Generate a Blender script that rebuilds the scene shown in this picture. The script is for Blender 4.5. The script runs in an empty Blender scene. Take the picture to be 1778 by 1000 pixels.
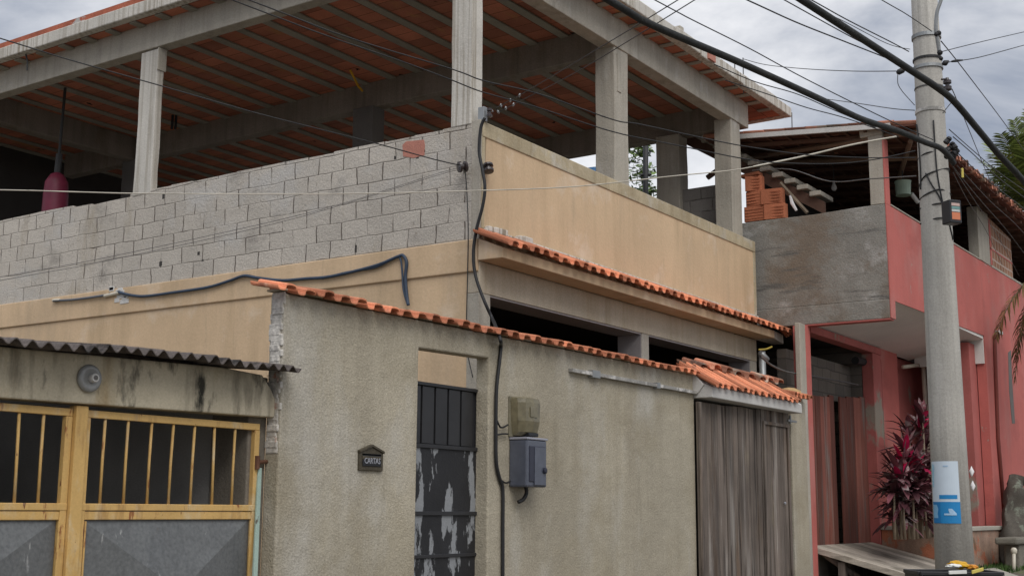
import bpy, math, random
from mathutils import Vector, Matrix, noise as mnoise
R = random.Random(7)
rad = math.radians
sc = bpy.context.scene
col = sc.collection

# ------------------------------------------------------------------ survey of the place (metres, Z up; eye at 2.5 m)
YAW, PITCH, ROLL, FPX = 0.59654505, 0.17542792, -0.00689772, 2162.498
EYE = Vector((0, 0, 2.5))
_f = Vector((math.cos(YAW)*math.cos(PITCH), math.sin(YAW)*math.cos(PITCH), math.sin(PITCH)))
_r0 = Vector((math.sin(YAW), -math.cos(YAW), 0)); _d0 = _f.cross(_r0)
_r = math.cos(ROLL)*_r0 + math.sin(ROLL)*_d0
_d = -math.sin(ROLL)*_r0 + math.cos(ROLL)*_d0
def ray(px, py): return _r*((px-889)/FPX) + _d*((py-500)/FPX) + _f
def at(px, py, dep): return EYE + ray(px, py)*dep
def onX(px, py, c): v = ray(px, py); return EYE + v*(c/v.x)
def onY(px, py, c): v = ray(px, py); return EYE + v*(c/v.y)
def onZ(px, py, c): v = ray(px, py); return EYE + v*((c-2.5)/v.z)
def depth(p): return (Vector(p)-EYE).dot(_f)

# ------------------------------------------------------------------ materials
class NT:
    def __init__(s, m):
        m.use_nodes = True
        s.t = m.node_tree; s.n = s.t.nodes; s.l = s.t.links
        s.n.clear()
    def new(s, typ, **kw):
        n = s.n.new(typ)
        for k, v in kw.items():
            if k.startswith('i_'):
                key = k[2:]
                key = int(key) if key.isdigit() else key.replace('_', ' ')
                n.inputs[key].default_value = v
            else: setattr(n, k, v)
        return n
    def link(s, a, b): s.l.new(a, b)
    def mapping(s, src, scale=(1,1,1), loc=(0,0,0), rot=(0,0,0)):
        m = s.new('ShaderNodeMapping')
        m.inputs['Scale'].default_value = scale; m.inputs['Location'].default_value = loc; m.inputs['Rotation'].default_value = rot
        s.link(src, m.inputs['Vector']); return m.outputs[0]
    def noise(s, vec, scale, detail=4, rough=.55, dist=0):
        n = s.new('ShaderNodeTexNoise', i_Scale=scale, i_Detail=detail, i_Roughness=rough, i_Distortion=dist)
        s.link(vec, n.inputs['Vector']); return n.outputs['Fac']
    def ramp(s, fac, a, b, lo=0., hi=1.):
        m = s.new('ShaderNodeMapRange', i_1=a, i_2=b, i_3=lo, i_4=hi)
        s.link(fac, m.inputs[0]); return m.outputs[0]
    def mix(s, fac, a, b, mode='MIX'):
        m = s.new('ShaderNodeMix', data_type='RGBA', blend_type=mode)
        for src, i in ((fac, 0), (a, 6), (b, 7)):
            if hasattr(src, 'links'): s.link(src, m.inputs[i])
            elif i == 0: m.inputs[0].default_value = src
            else: m.inputs[i].default_value = (*src, 1)
        return m.outputs[2]
    def math(s, op, a, b=0.):
        m = s.new('ShaderNodeMath', operation=op)
        for src, i in ((a, 0), (b, 1)):
            if hasattr(src, 'links'): s.link(src, m.inputs[i])
            else: m.inputs[i].default_value = src
        return m.outputs[0]
    def tone(s, c, fac, amt):     # multiply colour by 1 +- amt along fac 0..1
        v = s.ramp(fac, .25, .75, 1-amt, 1+amt)
        cm = s.new('ShaderNodeCombineColor')
        for i in range(3): s.link(v, cm.inputs[i])
        return s.mix(1.0, c, cm.outputs[0], 'MULTIPLY')
    def finish(s, c, rough=.9, metal=0., heights=(), spec=.3, alpha=None, emit=None, trans=0):
        p = s.new('ShaderNodeBsdfPrincipled'); o = s.new('ShaderNodeOutputMaterial')
        if hasattr(c, 'links'): s.link(c, p.inputs['Base Color'])
        else: p.inputs['Base Color'].default_value = (*c, 1)
        if hasattr(rough, 'links'): s.link(rough, p.inputs['Roughness'])
        else: p.inputs['Roughness'].default_value = rough
        p.inputs['Metallic'].default_value = metal
        p.inputs['Specular IOR Level'].default_value = spec
        if trans: p.inputs['Transmission Weight'].default_value = trans
        prev = None
        for h, st, dist in heights:
            b = s.new('ShaderNodeBump', i_Strength=st, i_Distance=dist)
            s.link(h, b.inputs['Height'])
            if prev: s.link(prev, b.inputs['Normal'])
            prev = b.outputs[0]
        if prev: s.link(prev, p.inputs['Normal'])
        s.link(p.outputs[0], o.inputs[0])

MAT = {}
def mat(name, c, var=.12, vs=1.3, streak=0., scol=(.08,.07,.06), sscale=(5,5,.3), sband=(.5,.72), speck=.1, ps=70,
        bump=.4, bs=60, bd=.01, rough=.9, metal=0., patches=(), tone=0., spec=.3, grain=None, big=None):
    """weathered surface: broad blotches, vertical streaks, speckle, irregular patches, grain bump"""
    m = bpy.data.materials.new(name); MAT[name] = m
    n = NT(m); tc = n.new('ShaderNodeTexCoord').outputs['Object']
    b = n.noise(tc, vs, 5)
    colr = n.tone(c, b, var)
    if big: colr = n.mix(n.ramp(n.noise(n.mapping(tc, loc=(3,7,1)), big[1], 3), .42, .62), colr, big[0])
    for pc, pscale, lo, hi, loc in patches:
        f = n.ramp(n.noise(n.mapping(tc, pscale, loc), 1.0, 6, .62), lo, hi)
        colr = n.mix(f, colr, pc)
    if streak:
        f = n.noise(n.mapping(tc, sscale), 1.0, 5, .6)
        f = n.math('MULTIPLY', n.ramp(f, sband[0], sband[1]), n.ramp(n.noise(tc, .8, 2), .3, .7, .25, 1))
        colr = n.mix(n.math('MULTIPLY', f, streak), colr, scol)
    if speck:
        colr = n.tone(colr, n.noise(tc, ps, 2), speck)
    if grain:
        gs, ga = grain
        colr = n.tone(colr, n.noise(n.mapping(tc, gs), 1.0, 6, .65), ga)
    if tone:
        a = n.new('ShaderNodeAttribute', attribute_name='tone')
        colr = n.tone(colr, a.outputs['Fac'], tone)
    hs = []
    if bump:
        hs.append((n.noise(tc, bs, 3), bump, bd))
        hs.append((n.noise(tc, bs*.12, 3), bump*.6, bd*3))
    if grain: hs.append((n.noise(n.mapping(tc, grain[0]), 1.0, 6, .65), .35, .008))
    n.finish(colr, rough, metal, hs, spec)
    return m

def block_mat(name, axis, c1, c2, joint, bw, bh, ms=.012, lost=.5, var=.15, speck=.14, bump=.5, jn=.35, patches=(), dist=.02, tint=None):
    """coursed masonry laid in the (axis, z) plane, joints fading in and out"""
    m = bpy.data.materials.new(name); MAT[name] = m
    n = NT(m); tc = n.new('ShaderNodeTexCoord').outputs['Object']
    sp = n.new('ShaderNodeSeparateXYZ'); n.link(tc, sp.inputs[0])
    cb = n.new('ShaderNodeCombineXYZ'); n.link(sp.outputs[axis], cb.inputs[0]); n.link(sp.outputs[2] if axis != 'XYCEIL' else sp.outputs[1], cb.inputs[1])
    nz = n.new('ShaderNodeTexNoise', i_Scale=2.3, i_Detail=3); n.link(tc, nz.inputs['Vector'])
    sub = n.new('ShaderNodeVectorMath', operation='SUBTRACT'); n.link(nz.outputs['Color'], sub.inputs[0]); sub.inputs[1].default_value = (.5,.5,.5)
    scl = n.new('ShaderNodeVectorMath', operation='SCALE'); n.link(sub.outputs[0], scl.inputs[0]); scl.inputs['Scale'].default_value = dist*2
    add = n.new('ShaderNodeVectorMath', operation='ADD'); n.link(cb.outputs[0], add.inputs[0]); n.link(scl.outputs[0], add.inputs[1])
    br = n.new('ShaderNodeTexBrick', offset=.5, i_Scale=1., i_Mortar_Size=ms, i_Mortar_Smooth=.25, i_Brick_Width=bw, i_Row_Height=bh, i_Bias=0.)
    br.inputs['Color1'].default_value = (*c1, 1); br.inputs['Color2'].default_value = (*c2, 1); br.inputs['Mortar'].default_value = (*c1, 1)
    n.link(add.outputs[0], br.inputs['Vector'])
    colr = n.tone(br.outputs['Color'], n.noise(tc, 1.1, 5), var)
    for pc, pscale, lo, hi, loc in patches:
        colr = n.mix(n.ramp(n.noise(n.mapping(tc, pscale, loc), 1.0, 6, .62), lo, hi), colr, pc)
    keep = n.ramp(n.noise(n.mapping(tc, loc=(11,3,5)), 2.6, 4, .6), lost-.1, lost+.12)
    jf = n.math('MULTIPLY', br.outputs['Fac'], keep)
    colr = n.mix(n.math('MULTIPLY', jf, .9), colr, joint)
    if speck: colr = n.tone(colr, n.noise(tc, 55, 3, .7), speck)
    h = n.math('SUBTRACT', n.noise(tc, 38, 4, .65), n.math('MULTIPLY', br.outputs['Fac'], 1.2))
    n.finish(colr, .95, 0, [(h, bump, .012), (n.noise(tc, 6, 3), .4, .03)], .2)
    return m

def plain(name, c, rough=.6, metal=0., var=.08, bump=.0, spec=.4, vs=6, tone=0., trans=0, emit=None):
    m = bpy.data.materials.new(name); MAT[name] = m
    n = NT(m); tc = n.new('ShaderNodeTexCoord').outputs['Object']
    colr = n.tone(c, n.noise(tc, vs, 4), var)
    if tone:
        a = n.new('ShaderNodeAttribute', attribute_name='tone'); colr = n.tone(colr, a.outputs['Fac'], tone)
    hs = [(n.noise(tc, 40, 3), bump, .005)] if bump else []
    n.finish(colr, rough, metal, hs, spec, trans=trans)
    return m

BEIGE = mat('beige_paint', (.62,.452,.288), var=.11, vs=.9, streak=.6, scol=(.40,.29,.175), sscale=(3.2,3.2,.3), sband=(.47,.68), speck=.05, ps=40, bump=.25, bs=30,
            patches=[((.50,.375,.25), (1.6,1.6,.35), .56, .74, (2,0,4)), ((.67,.53,.385), (1.3,1.3,1.3), .55, .66, (9,1,0)), ((.44,.33,.215), (4,4,.5), .62, .74, (1,8,3))])
RENDER = mat('sprayed_cement_render', (.405,.362,.278), var=.2, vs=.8, streak=.5, scol=(.24,.205,.15), sscale=(3.,3.,.2), sband=(.46,.66), speck=.19, ps=52, bump=.75, bs=60, bd=.009,
             patches=[((.50,.475,.42), (1.1,1.1,.45), .52, .74, (4,2,8)), ((.33,.285,.20), (.8,.8,1.0), .5, .72, (1,6,3)), ((.27,.24,.18), (2.4,2.4,.5), .6, .78, (7,1,5))])
CONC = mat('raw_concrete', (.41,.375,.315), var=.14, vs=1.7, streak=.55, scol=(.17,.155,.13), sscale=(9,9,.5), sband=(.47,.72), speck=.12, ps=60, bump=.45, bs=35, bd=.012,
           patches=[((.50,.475,.43), (3,3,1.2), .58, .72, (1,1,2))])
CONCL = mat('pale_concrete', (.56,.53,.475), var=.12, vs=1.5, streak=.9, scol=(.25,.21,.155), sscale=(18,18,.25), sband=(.49,.58), speck=.1, ps=60, bump=.4, bs=35, bd=.01)
CONCD = mat('stained_shaded_concrete', (.26,.225,.19), var=.18, vs=1.4, streak=.8, scol=(.13,.115,.085), sscale=(7,7,.35), sband=(.45,.68), speck=.14, ps=60, bump=.5, bs=35, bd=.012,  # stained, with the interior's shade darkened into the base colour for inner beams
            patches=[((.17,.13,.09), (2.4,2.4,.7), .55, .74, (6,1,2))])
COPING = mat('mottled_coping_concrete', (.44,.37,.25), var=.22, vs=2.2, streak=.6, scol=(.24,.175,.09), sscale=(6,6,.8), sband=(.42,.66), speck=.14, bump=.4, bs=30,
             patches=[((.52,.48,.40), (3,3,3), .52, .68, (5,5,1))])
LINTEL = mat('tan_stained_lintel', (.52,.455,.355), var=.16, vs=1.2, streak=.6, scol=(.31,.23,.13), sscale=(7,7,.5), sband=(.42,.7), speck=.14, bump=.4, bs=40)
GARLINT = mat('mildewed_lintel', (.50,.44,.325), var=.2, vs=1.8, streak=.9, scol=(.10,.085,.06), sscale=(6,6,1.1), sband=(.49,.64), speck=.1, bump=.35, bs=40,
              patches=[((.36,.27,.15), (2,2,.6), .52, .7, (3,1,4)), ((.035,.033,.026), (4.2,4.2,1.5), .585, .68, (0,3,1))])
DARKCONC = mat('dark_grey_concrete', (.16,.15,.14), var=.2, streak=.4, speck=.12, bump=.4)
def blockwork():
    m = bpy.data.materials.new('concrete_blockwork'); n = NT(m); tc = n.new('ShaderNodeTexCoord').outputs['Object']
    sp = n.new('ShaderNodeSeparateXYZ'); n.link(tc, sp.inputs[0])
    wob = lambda sc_, loc, amt: n.math('MULTIPLY', n.math('SUBTRACT', n.noise(n.mapping(tc, loc=loc), sc_, 3), .5), amt)
    z = n.math('DIVIDE', n.math('ADD', n.math('SUBTRACT', sp.outputs['Z'], 5.31), wob(2.2, (0,0,0), .05)), .205)
    row = n.math('FLOOR', z); fz = n.math('SUBTRACT', z, row)
    par = n.math('MODULO', row, 2.)
    y = n.math('DIVIDE', n.math('ADD', n.math('ADD', sp.outputs['Y'], wob(2.6, (5,1,2), .09)), n.math('MULTIPLY', par, .17)), .385)
    yc = n.math('FLOOR', y); fy = n.math('SUBTRACT', y, yc)
    cell = n.new('ShaderNodeTexWhiteNoise', noise_dimensions='2D'); cb = n.new('ShaderNodeCombineXYZ'); n.link(row, cb.inputs[0]); n.link(yc, cb.inputs[1]); n.link(cb.outputs[0], cell.inputs['Vector'])
    vj = n.ramp(n.math('ABSOLUTE', n.math('SUBTRACT', fy, .5)), .474, .492)
    hj = n.ramp(n.math('ABSOLUTE', n.math('SUBTRACT', fz, .5)), .45, .488)
    vk = n.ramp(n.noise(n.mapping(tc, (1,2.4,3.2), (11,3,5)), 1., 4, .6), .38, .52)
    hk = n.ramp(n.noise(n.mapping(tc, (1,1.6,3), (2,9,1)), 1., 4, .6), .54, .72)
    fade = n.ramp(n.noise(n.mapping(tc, loc=(7,7,7)), .9, 4, .6), .36, .62, .06, .42)
    vk = n.math('MAXIMUM', vk, fade); hk = n.math('MAXIMUM', hk, fade)
    j = n.math('MAXIMUM', n.math('MULTIPLY', vj, vk), n.math('MULTIPLY', hj, hk))
    c = n.tone((.49,.447,.39), cell.outputs['Value'], .04)
    c = n.tone(c, n.noise(tc, .9, 5), .12)
    for pc, psc, lo, hi, loc in (((.50,.475,.44), (1.2,1.2,1.6), .54, .7, (1,2,3)), ((.37,.315,.24), (2,1.6,.6), .58, .72, (8,2,0)), ((.33,.30,.265), (1.5,1.5,2.5), .58, .72, (3,2,9))):
        c = n.mix(n.ramp(n.noise(n.mapping(tc, psc, loc), 1., 6, .62), lo, hi), c, pc)
    c = n.mix(n.math('MULTIPLY', j, .85), c, (.125,.10,.08))
    c = n.mix(n.ramp(n.noise(n.mapping(tc, (1,9,9), (3,3,3)), 1., 5, .7), .64, .70), c, (.30,.265,.22))
    c = n.tone(c, n.noise(tc, 60, 3, .7), .24)
    n.finish(c, .95, 0, [(n.math('SUBTRACT', n.noise(tc, 32, 4, .7), n.math('MULTIPLY', j, 1.5)), .9, .014), (n.noise(tc, 7, 3), .35, .03)], .2)
    return m
BLOCK = blockwork()
REDBRICK = block_mat('clay_blockwork', 'X', (.42,.14,.07), (.36,.11,.055), (.42,.37,.31), .2, .2, ms=.022, lost=.2, var=.2, speck=.12)
LATTICE = block_mat('clay_screen_blocks', 'X', (.36,.20,.13), (.30,.15,.09), (.50,.40,.34), .22, .22, ms=.02, lost=.2, var=.25, speck=.12)
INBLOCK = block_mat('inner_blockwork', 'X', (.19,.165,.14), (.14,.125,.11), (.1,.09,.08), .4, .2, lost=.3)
GREYREND = mat('rough_grey_render', (.25,.24,.215), var=.2, vs=1.6, streak=.45, scol=(.13,.125,.115), sscale=(3,3,.5), speck=.17, ps=40, bump=.6, bs=45, bd=.012,
               patches=[((.20,.165,.13), (1.1,1.1,1.4), .47, .60, (2,2,2)), ((.40,.39,.37), (1.6,1.6,2.2), .56, .68, (7,0,3)), ((.13,.125,.115), (.7,.7,6), .58, .66, (3,8,1))])
PINK = mat('faded_red_paint', (.50,.143,.122), var=.13, vs=1.2, streak=.55, scol=(.36,.115,.10), sscale=(2.4,2.4,.25), speck=.07, bump=.3, bs=30,
           patches=[((.47,.20,.175), (1.1,1.1,.7), .50, .70, (3,1,2)), ((.40,.115,.10), (.9,.9,1.6), .54, .72, (8,2,5)), ((.36,.30,.26), (2.6,2.6,2.2), .69, .71, (1,4,7))])
PINKD = mat('peeling_red_paint', (.43,.13,.115), var=.14, vs=1.5, streak=.4, scol=(.2,.06,.05), sscale=(3,3,.3), speck=.08, bump=.3,
            patches=[((.30,.26,.21), (1.3,1.3,1.1), .58, .64, (4,1,1))])
PLANTERM = mat('worn_planter_masonry', (.33,.22,.16), var=.3, vs=3, streak=.4, speck=.2, bump=.6, patches=[((.42,.15,.08), (2.2,2.2,2.2), .5, .56, (1,3,2)), ((.1,.1,.06), (2,2,2), .58, .7, (8,3,2))])
WHITE = mat('white_paint', (.66,.645,.61), var=.06, streak=.2, scol=(.4,.37,.33), bump=.15)
OFFW = mat('whitish_plaster', (.56,.545,.52), var=.1, streak=.3, scol=(.3,.29,.27), bump=.25)
SOFFIT = mat('white_soffit', (.80,.785,.75), var=.07, streak=0, bump=.2)
MAUVE = mat('mauve_grey_plaster', (.36,.33,.33), var=.06, streak=.15, bump=.2)
DARKIN = mat('shade_dark_plaster', (.055,.05,.047), var=.2, bump=.2)  # near-black tone stands in for the shade inside rooms and openings
CLAY = mat('orange_clay_tile', (.60,.225,.12), var=.2, vs=3.5, streak=0, speck=.14, ps=80, bump=.25, bs=50, rough=.8, tone=.32,
           patches=[((.30,.125,.08), (5,5,5), .56, .72, (2,2,2)), ((.10,.085,.07), (7,7,7), .66, .72, (4,8,1)), ((.62,.36,.24), (4,4,4), .66, .8, (6,1,0))])
OLDCLAY = mat('weathered_clay_tile', (.30,.13,.085), var=.3, vs=3, speck=.2, bump=.3, tone=.5, patches=[((.13,.12,.09), (2,2,2), .5, .66, (2,2,2))])
FIBRO = mat('mossy_fibre_cement', (.105,.088,.08), var=.4, vs=3.5, speck=.3, ps=40, bump=.5, patches=[((.3,.27,.24), (4,4,4), .64, .74, (2,2,2)), ((.025,.022,.02), (3,3,3), .55, .66, (5,2,8))])
CEIL = mat('ceiling_joist_concrete', (.30,.28,.235), var=.18, streak=0, speck=.15, bump=.5, bs=30)
OLDWOOD = mat('silvered_planks', (.175,.143,.12), var=.3, vs=.9, streak=.95, scol=(.055,.044,.038), sscale=(5.5,5.5,.55), sband=(.47,.60), speck=.08, bump=.2, tone=.14, grain=((34,34,1.1), .34),
              patches=[((.33,.30,.27), (4.2,4.2,.34), .53, .68, (2,2,2)), ((.25,.21,.14), (3,3,.8), .6, .8, (6,3,1)), ((.40,.37,.34), (9,9,.6), .64, .73, (9,3,1)), ((.055,.044,.037), (7,7,.4), .55, .62, (4,8,2)), ((.15,.105,.075), (3.5,3.5,.5), .56, .68, (1,9,4))])
REDWOOD = mat('red_washed_planks', (.19,.068,.05), var=.25, vs=.9, streak=.6, scol=(.07,.045,.04), sscale=(9,9,.5), speck=.1, bump=.2, tone=.3, grain=((42,42,1), .32),
              patches=[((.17,.15,.135), (6,6,.5), .53, .7, (1,2,2)), ((.24,.08,.05), (9,9,.6), .6, .75, (5,2,1))])
RAFTER = mat('dark_rafter_wood', (.11,.06,.042), var=.3, speck=.15, bump=.3, tone=.3)
RAMPM = mat('worn_ramp_planks', (.34,.30,.25), var=.25, vs=1.6, streak=0, speck=.14, bump=.4, tone=.3, grain=((30,2.5,30), .34), patches=[((.16,.14,.11), (4,1.2,4), .55, .68, (1,2,3))])
YGATE = mat('mustard_gate_paint', (.60,.385,.14), var=.1, vs=4, streak=.45, scol=(.2,.075,.03), sscale=(14,14,2.5), sband=(.54,.68), speck=.06, bump=.15, rough=.55,
            patches=[((.30,.12,.045), (15,15,3.5), .615, .67, (2,2,2)), ((.16,.06,.03), (22,22,7), .66, .69, (7,3,1)), ((.60,.47,.28), (6,6,3), .55, .7, (5,2,2))])
SHEET = mat('dull_galvanised_sheet', (.155,.16,.16), var=.12, vs=3, streak=.35, scol=(.075,.08,.088), sscale=(9,9,.7), speck=.2, ps=40, bump=.15, rough=.5, metal=.25,
            patches=[((.38,.38,.37), (11,11,2.2), .655, .70, (1,3,2)), ((.16,.125,.09), (5,5,4), .63, .72, (4,2,2))])
BLACKDOOR = mat('chipped_black_door_paint', (.022,.022,.024), var=.25, vs=3, streak=0, speck=.1, bump=.15, rough=.5,
                patches=[((.26,.27,.28), (8,8,2.2), .52, .542, (3.3,2,2.2))])
BLACKBAR = plain('black_door_bars', (.024,.024,.026), .45, var=.2)
GALV = plain('galvanised_steel', (.30,.31,.31), .45, .5, var=.2)
WHITEMETAL = mat('flaking_white_rail', (.30,.29,.27), var=.3, vs=6, streak=0, speck=.15, bump=.2, patches=[((.6,.58,.55), (7,7,7), .5, .6, (2,2,1)), ((.12,.08,.06), (9,9,9), .62, .7, (5,2,1))])
CABLE = plain('black_cable_sheath', (.018,.018,.019), .55, var=.2)
BUNDLE = mat('dusty_cable_bundle', (.03,.031,.03), var=.3, vs=8, speck=.25, ps=60, bump=.5, bs=50, rough=.7)
GREYWIRE = plain('grey_wire', (.10,.095,.092), .6, var=.2)
PALEWIRE = plain('pale_wire_sheath', (.52,.48,.40), .6, var=.25)
BLUECABLE = plain('blue_grey_hose', (.035,.055,.09), .5, var=.25)
CERAMIC = plain('brown_glazed_ceramic', (.035,.025,.024), .25, var=.3, spec=.6)
SMOKED = plain('smoked_meter_cover', (.17,.148,.09), .28, var=.3, vs=14, spec=.5)
METERIN = plain('meter_innards', (.20,.18,.125), .6, var=.3)
BLUEBOX = plain('blue_grey_meter_cover', (.085,.094,.122), .25, var=.18, vs=9, spec=.5)
BLUEBOXD = plain('dark_meter_interior', (.025,.027,.045), .3, var=.2)
GLASSY = plain('clear_cover_edge', (.30,.30,.34), .2, var=.1, spec=.5)
BRONZE = mat('weathered_letterbox_metal', (.085,.072,.05), var=.25, vs=9, speck=.2, bump=.2, rough=.55, metal=.3)
BLACKP = plain('black_plate', (.012,.013,.016), .4)
SILVER = plain('silver_lettering', (.42,.43,.47), .4, .3)
MINT = mat('flaking_mint_strip', (.36,.47,.41), var=.1, vs=4, speck=.1, bump=.1, patches=[((.12,.1,.08), (20,20,6), .66, .7, (2,2,2))])
LAMPGLASS = plain('frosted_lamp_glass', (.25,.25,.24), .25, var=.15, vs=20, spec=.6)
LAMPHOLE = plain('lamp_socket', (.12,.11,.1), .5)
POLEM = mat('pole_concrete', (.43,.41,.37), var=.14, vs=1.6, streak=.7, scol=(.17,.16,.145), sscale=(10,10,.25), sband=(.46,.7), speck=.12, bump=.35, bs=40,
            patches=[((.47,.45,.42), (5,5,.4), .55, .7, (3,1,1))])
PAPERW = plain('pale_notice_paper', (.55,.63,.70), .7, var=.05)
PAPERB = plain('blue_notice_panel', (.015,.22,.50), .6, var=.08)
PAPERBD = plain('deep_blue_notice_panel', (.012,.17,.42), .6, var=.08)
INKW = plain('notice_white_ink', (.36,.54,.72), .6)
BOXBLK = plain('black_terminal_box', (.02,.02,.022), .4, var=.2)
LABELS = [plain('label_pale_pink', (.55,.40,.36), .6), plain('label_teal', (.16,.30,.29), .6), plain('label_pale_grey', (.5,.52,.5), .6), plain('label_orange', (.60,.20,.10), .6)]
BAG = plain('magenta_bag_vinyl', (.165,.02,.045), .5, var=.2)
ROPE = plain('dark_rope', (.05,.05,.05), .8)
BUCKET = plain('pale_green_plastic', (.36,.46,.36), .5, var=.1)
PVC = plain('cream_pvc_pipe', (.58,.53,.43), .45, var=.12)
LEAF = mat('cordyline_leaf', (.125,.042,.052), var=.3, vs=9, speck=.1, bump=0, rough=.5, tone=.5, patches=[((.27,.22,.215), (5,5,5), .54, .64, (3,3,3))])
LEAFM = mat('magenta_leaf', (.50,.014,.085), var=.3, vs=9, speck=.1, bump=0, rough=.5, tone=.35)
STEM = plain('grey_brown_stem', (.2,.155,.11), .8, var=.25)
PALMG = mat('palm_leaflet', (.15,.185,.05), var=.35, vs=2, speck=.1, bump=0, rough=.5, tone=.55)
PALMDRY = mat('dry_palm_leaflet', (.20,.17,.07), var=.35, vs=4, speck=.1, bump=0, rough=.7, tone=.5)
TREEG = mat('tree_leaf', (.11,.16,.045), var=.35, vs=2, speck=.1, bump=0, rough=.6, tone=.55)
BARK = mat('grey_bark', (.085,.075,.062), var=.35, vs=4, streak=.5, scol=(.04,.04,.035), sscale=(12,12,1.5), speck=.2, bump=.8, bs=30, patches=[((.22,.24,.19), (4,4,3), .55, .66, (2,2,2))])
GROUND = mat('packed_earth', (.13,.11,.085), var=.25, vs=.6, speck=.25, ps=30, bump=.6, bs=25, patches=[((.12,.14,.06), (1.5,1.5,1.5), .55, .68, (2,2,2))])
ROADM = mat('asphalt', (.052,.052,.054), var=.2, vs=.5, speck=.3, ps=80, bump=.5, bs=80)
GRASSM = mat('short_grass', (.055,.10,.025), var=.3, vs=2, speck=.1, bump=0, tone=.5)
PATHM = mat('path_concrete', (.40,.375,.32), var=.15, speck=.15, bump=.4)
CRATEM = plain('black_crate_plastic', (.022,.022,.024), .5, var=.3)
YELLOW = plain('yellow_plastic', (.66,.36,.015), .35, var=.15)
PALEY = plain('pale_yellow_strip', (.68,.55,.12), .5, var=.2)
WSTRIP = plain('white_strip', (.7,.7,.66), .5, var=.1)
BLUET = plain('blue_tank_plastic', (.02,.10,.22), .45, var=.1)
CLAYB = mat('hollow_clay_brick', (.36,.125,.065), var=.18, vs=5, speck=.12, bump=.4, tone=.25)
RUST = plain('rusty_steel', (.13,.06,.035), .8, .2, var=.3)
PINKBRK = mat('exposed_clay_face', (.46,.20,.15), var=.15, vs=5, speck=.15, bump=.4)
CLOTHW = plain('white_cloth', (.7,.68,.68), .8)

def ceiling_mat():
    m = bpy.data.materials.new('ceiling_clay_infill')
    n = NT(m); tc = n.new('ShaderNodeTexCoord').outputs['Object']
    sp = n.new('ShaderNodeSeparateXYZ'); n.link(tc, sp.inputs[0])
    cb = n.new('ShaderNodeCombineXYZ'); n.link(sp.outputs['Y'], cb.inputs[1]); n.link(sp.outputs['X'], cb.inputs[0])
    br = n.new('ShaderNodeTexBrick', offset=.37, i_Scale=1., i_Mortar_Size=.006, i_Mortar_Smooth=.3, i_Brick_Width=.27, i_Row_Height=.51)
    br.inputs['Color1'].default_value = (.53,.195,.12,1); br.inputs['Color2'].default_value = (.34,.135,.09,1); br.inputs['Mortar'].default_value = (.12,.05,.03,1)
    n.link(cb.outputs[0], br.inputs['Vector'])
    c = n.tone(br.outputs['Color'], n.noise(tc, 1.6, 5), .28)
    c = n.mix(n.ramp(n.noise(n.mapping(tc, (1.2,3,1)), 1., 5), .6, .72), c, (.45,.22,.10))
    c = n.mix(n.ramp(n.noise(n.mapping(tc, (2.2,3.6,1), (5,1,0)), 1., 4), .69, .705), c, (.012,.01,.01))
    c = n.tone(c, n.noise(tc, 60, 2), .12)
    n.finish(c, .9, 0, [(n.noise(n.mapping(tc, (70,2,1)), 1., 3), .25, .01), (br.outputs['Fac'], -.4, .01)], .2)
    return m
CEILCLAY = ceiling_mat()

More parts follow.
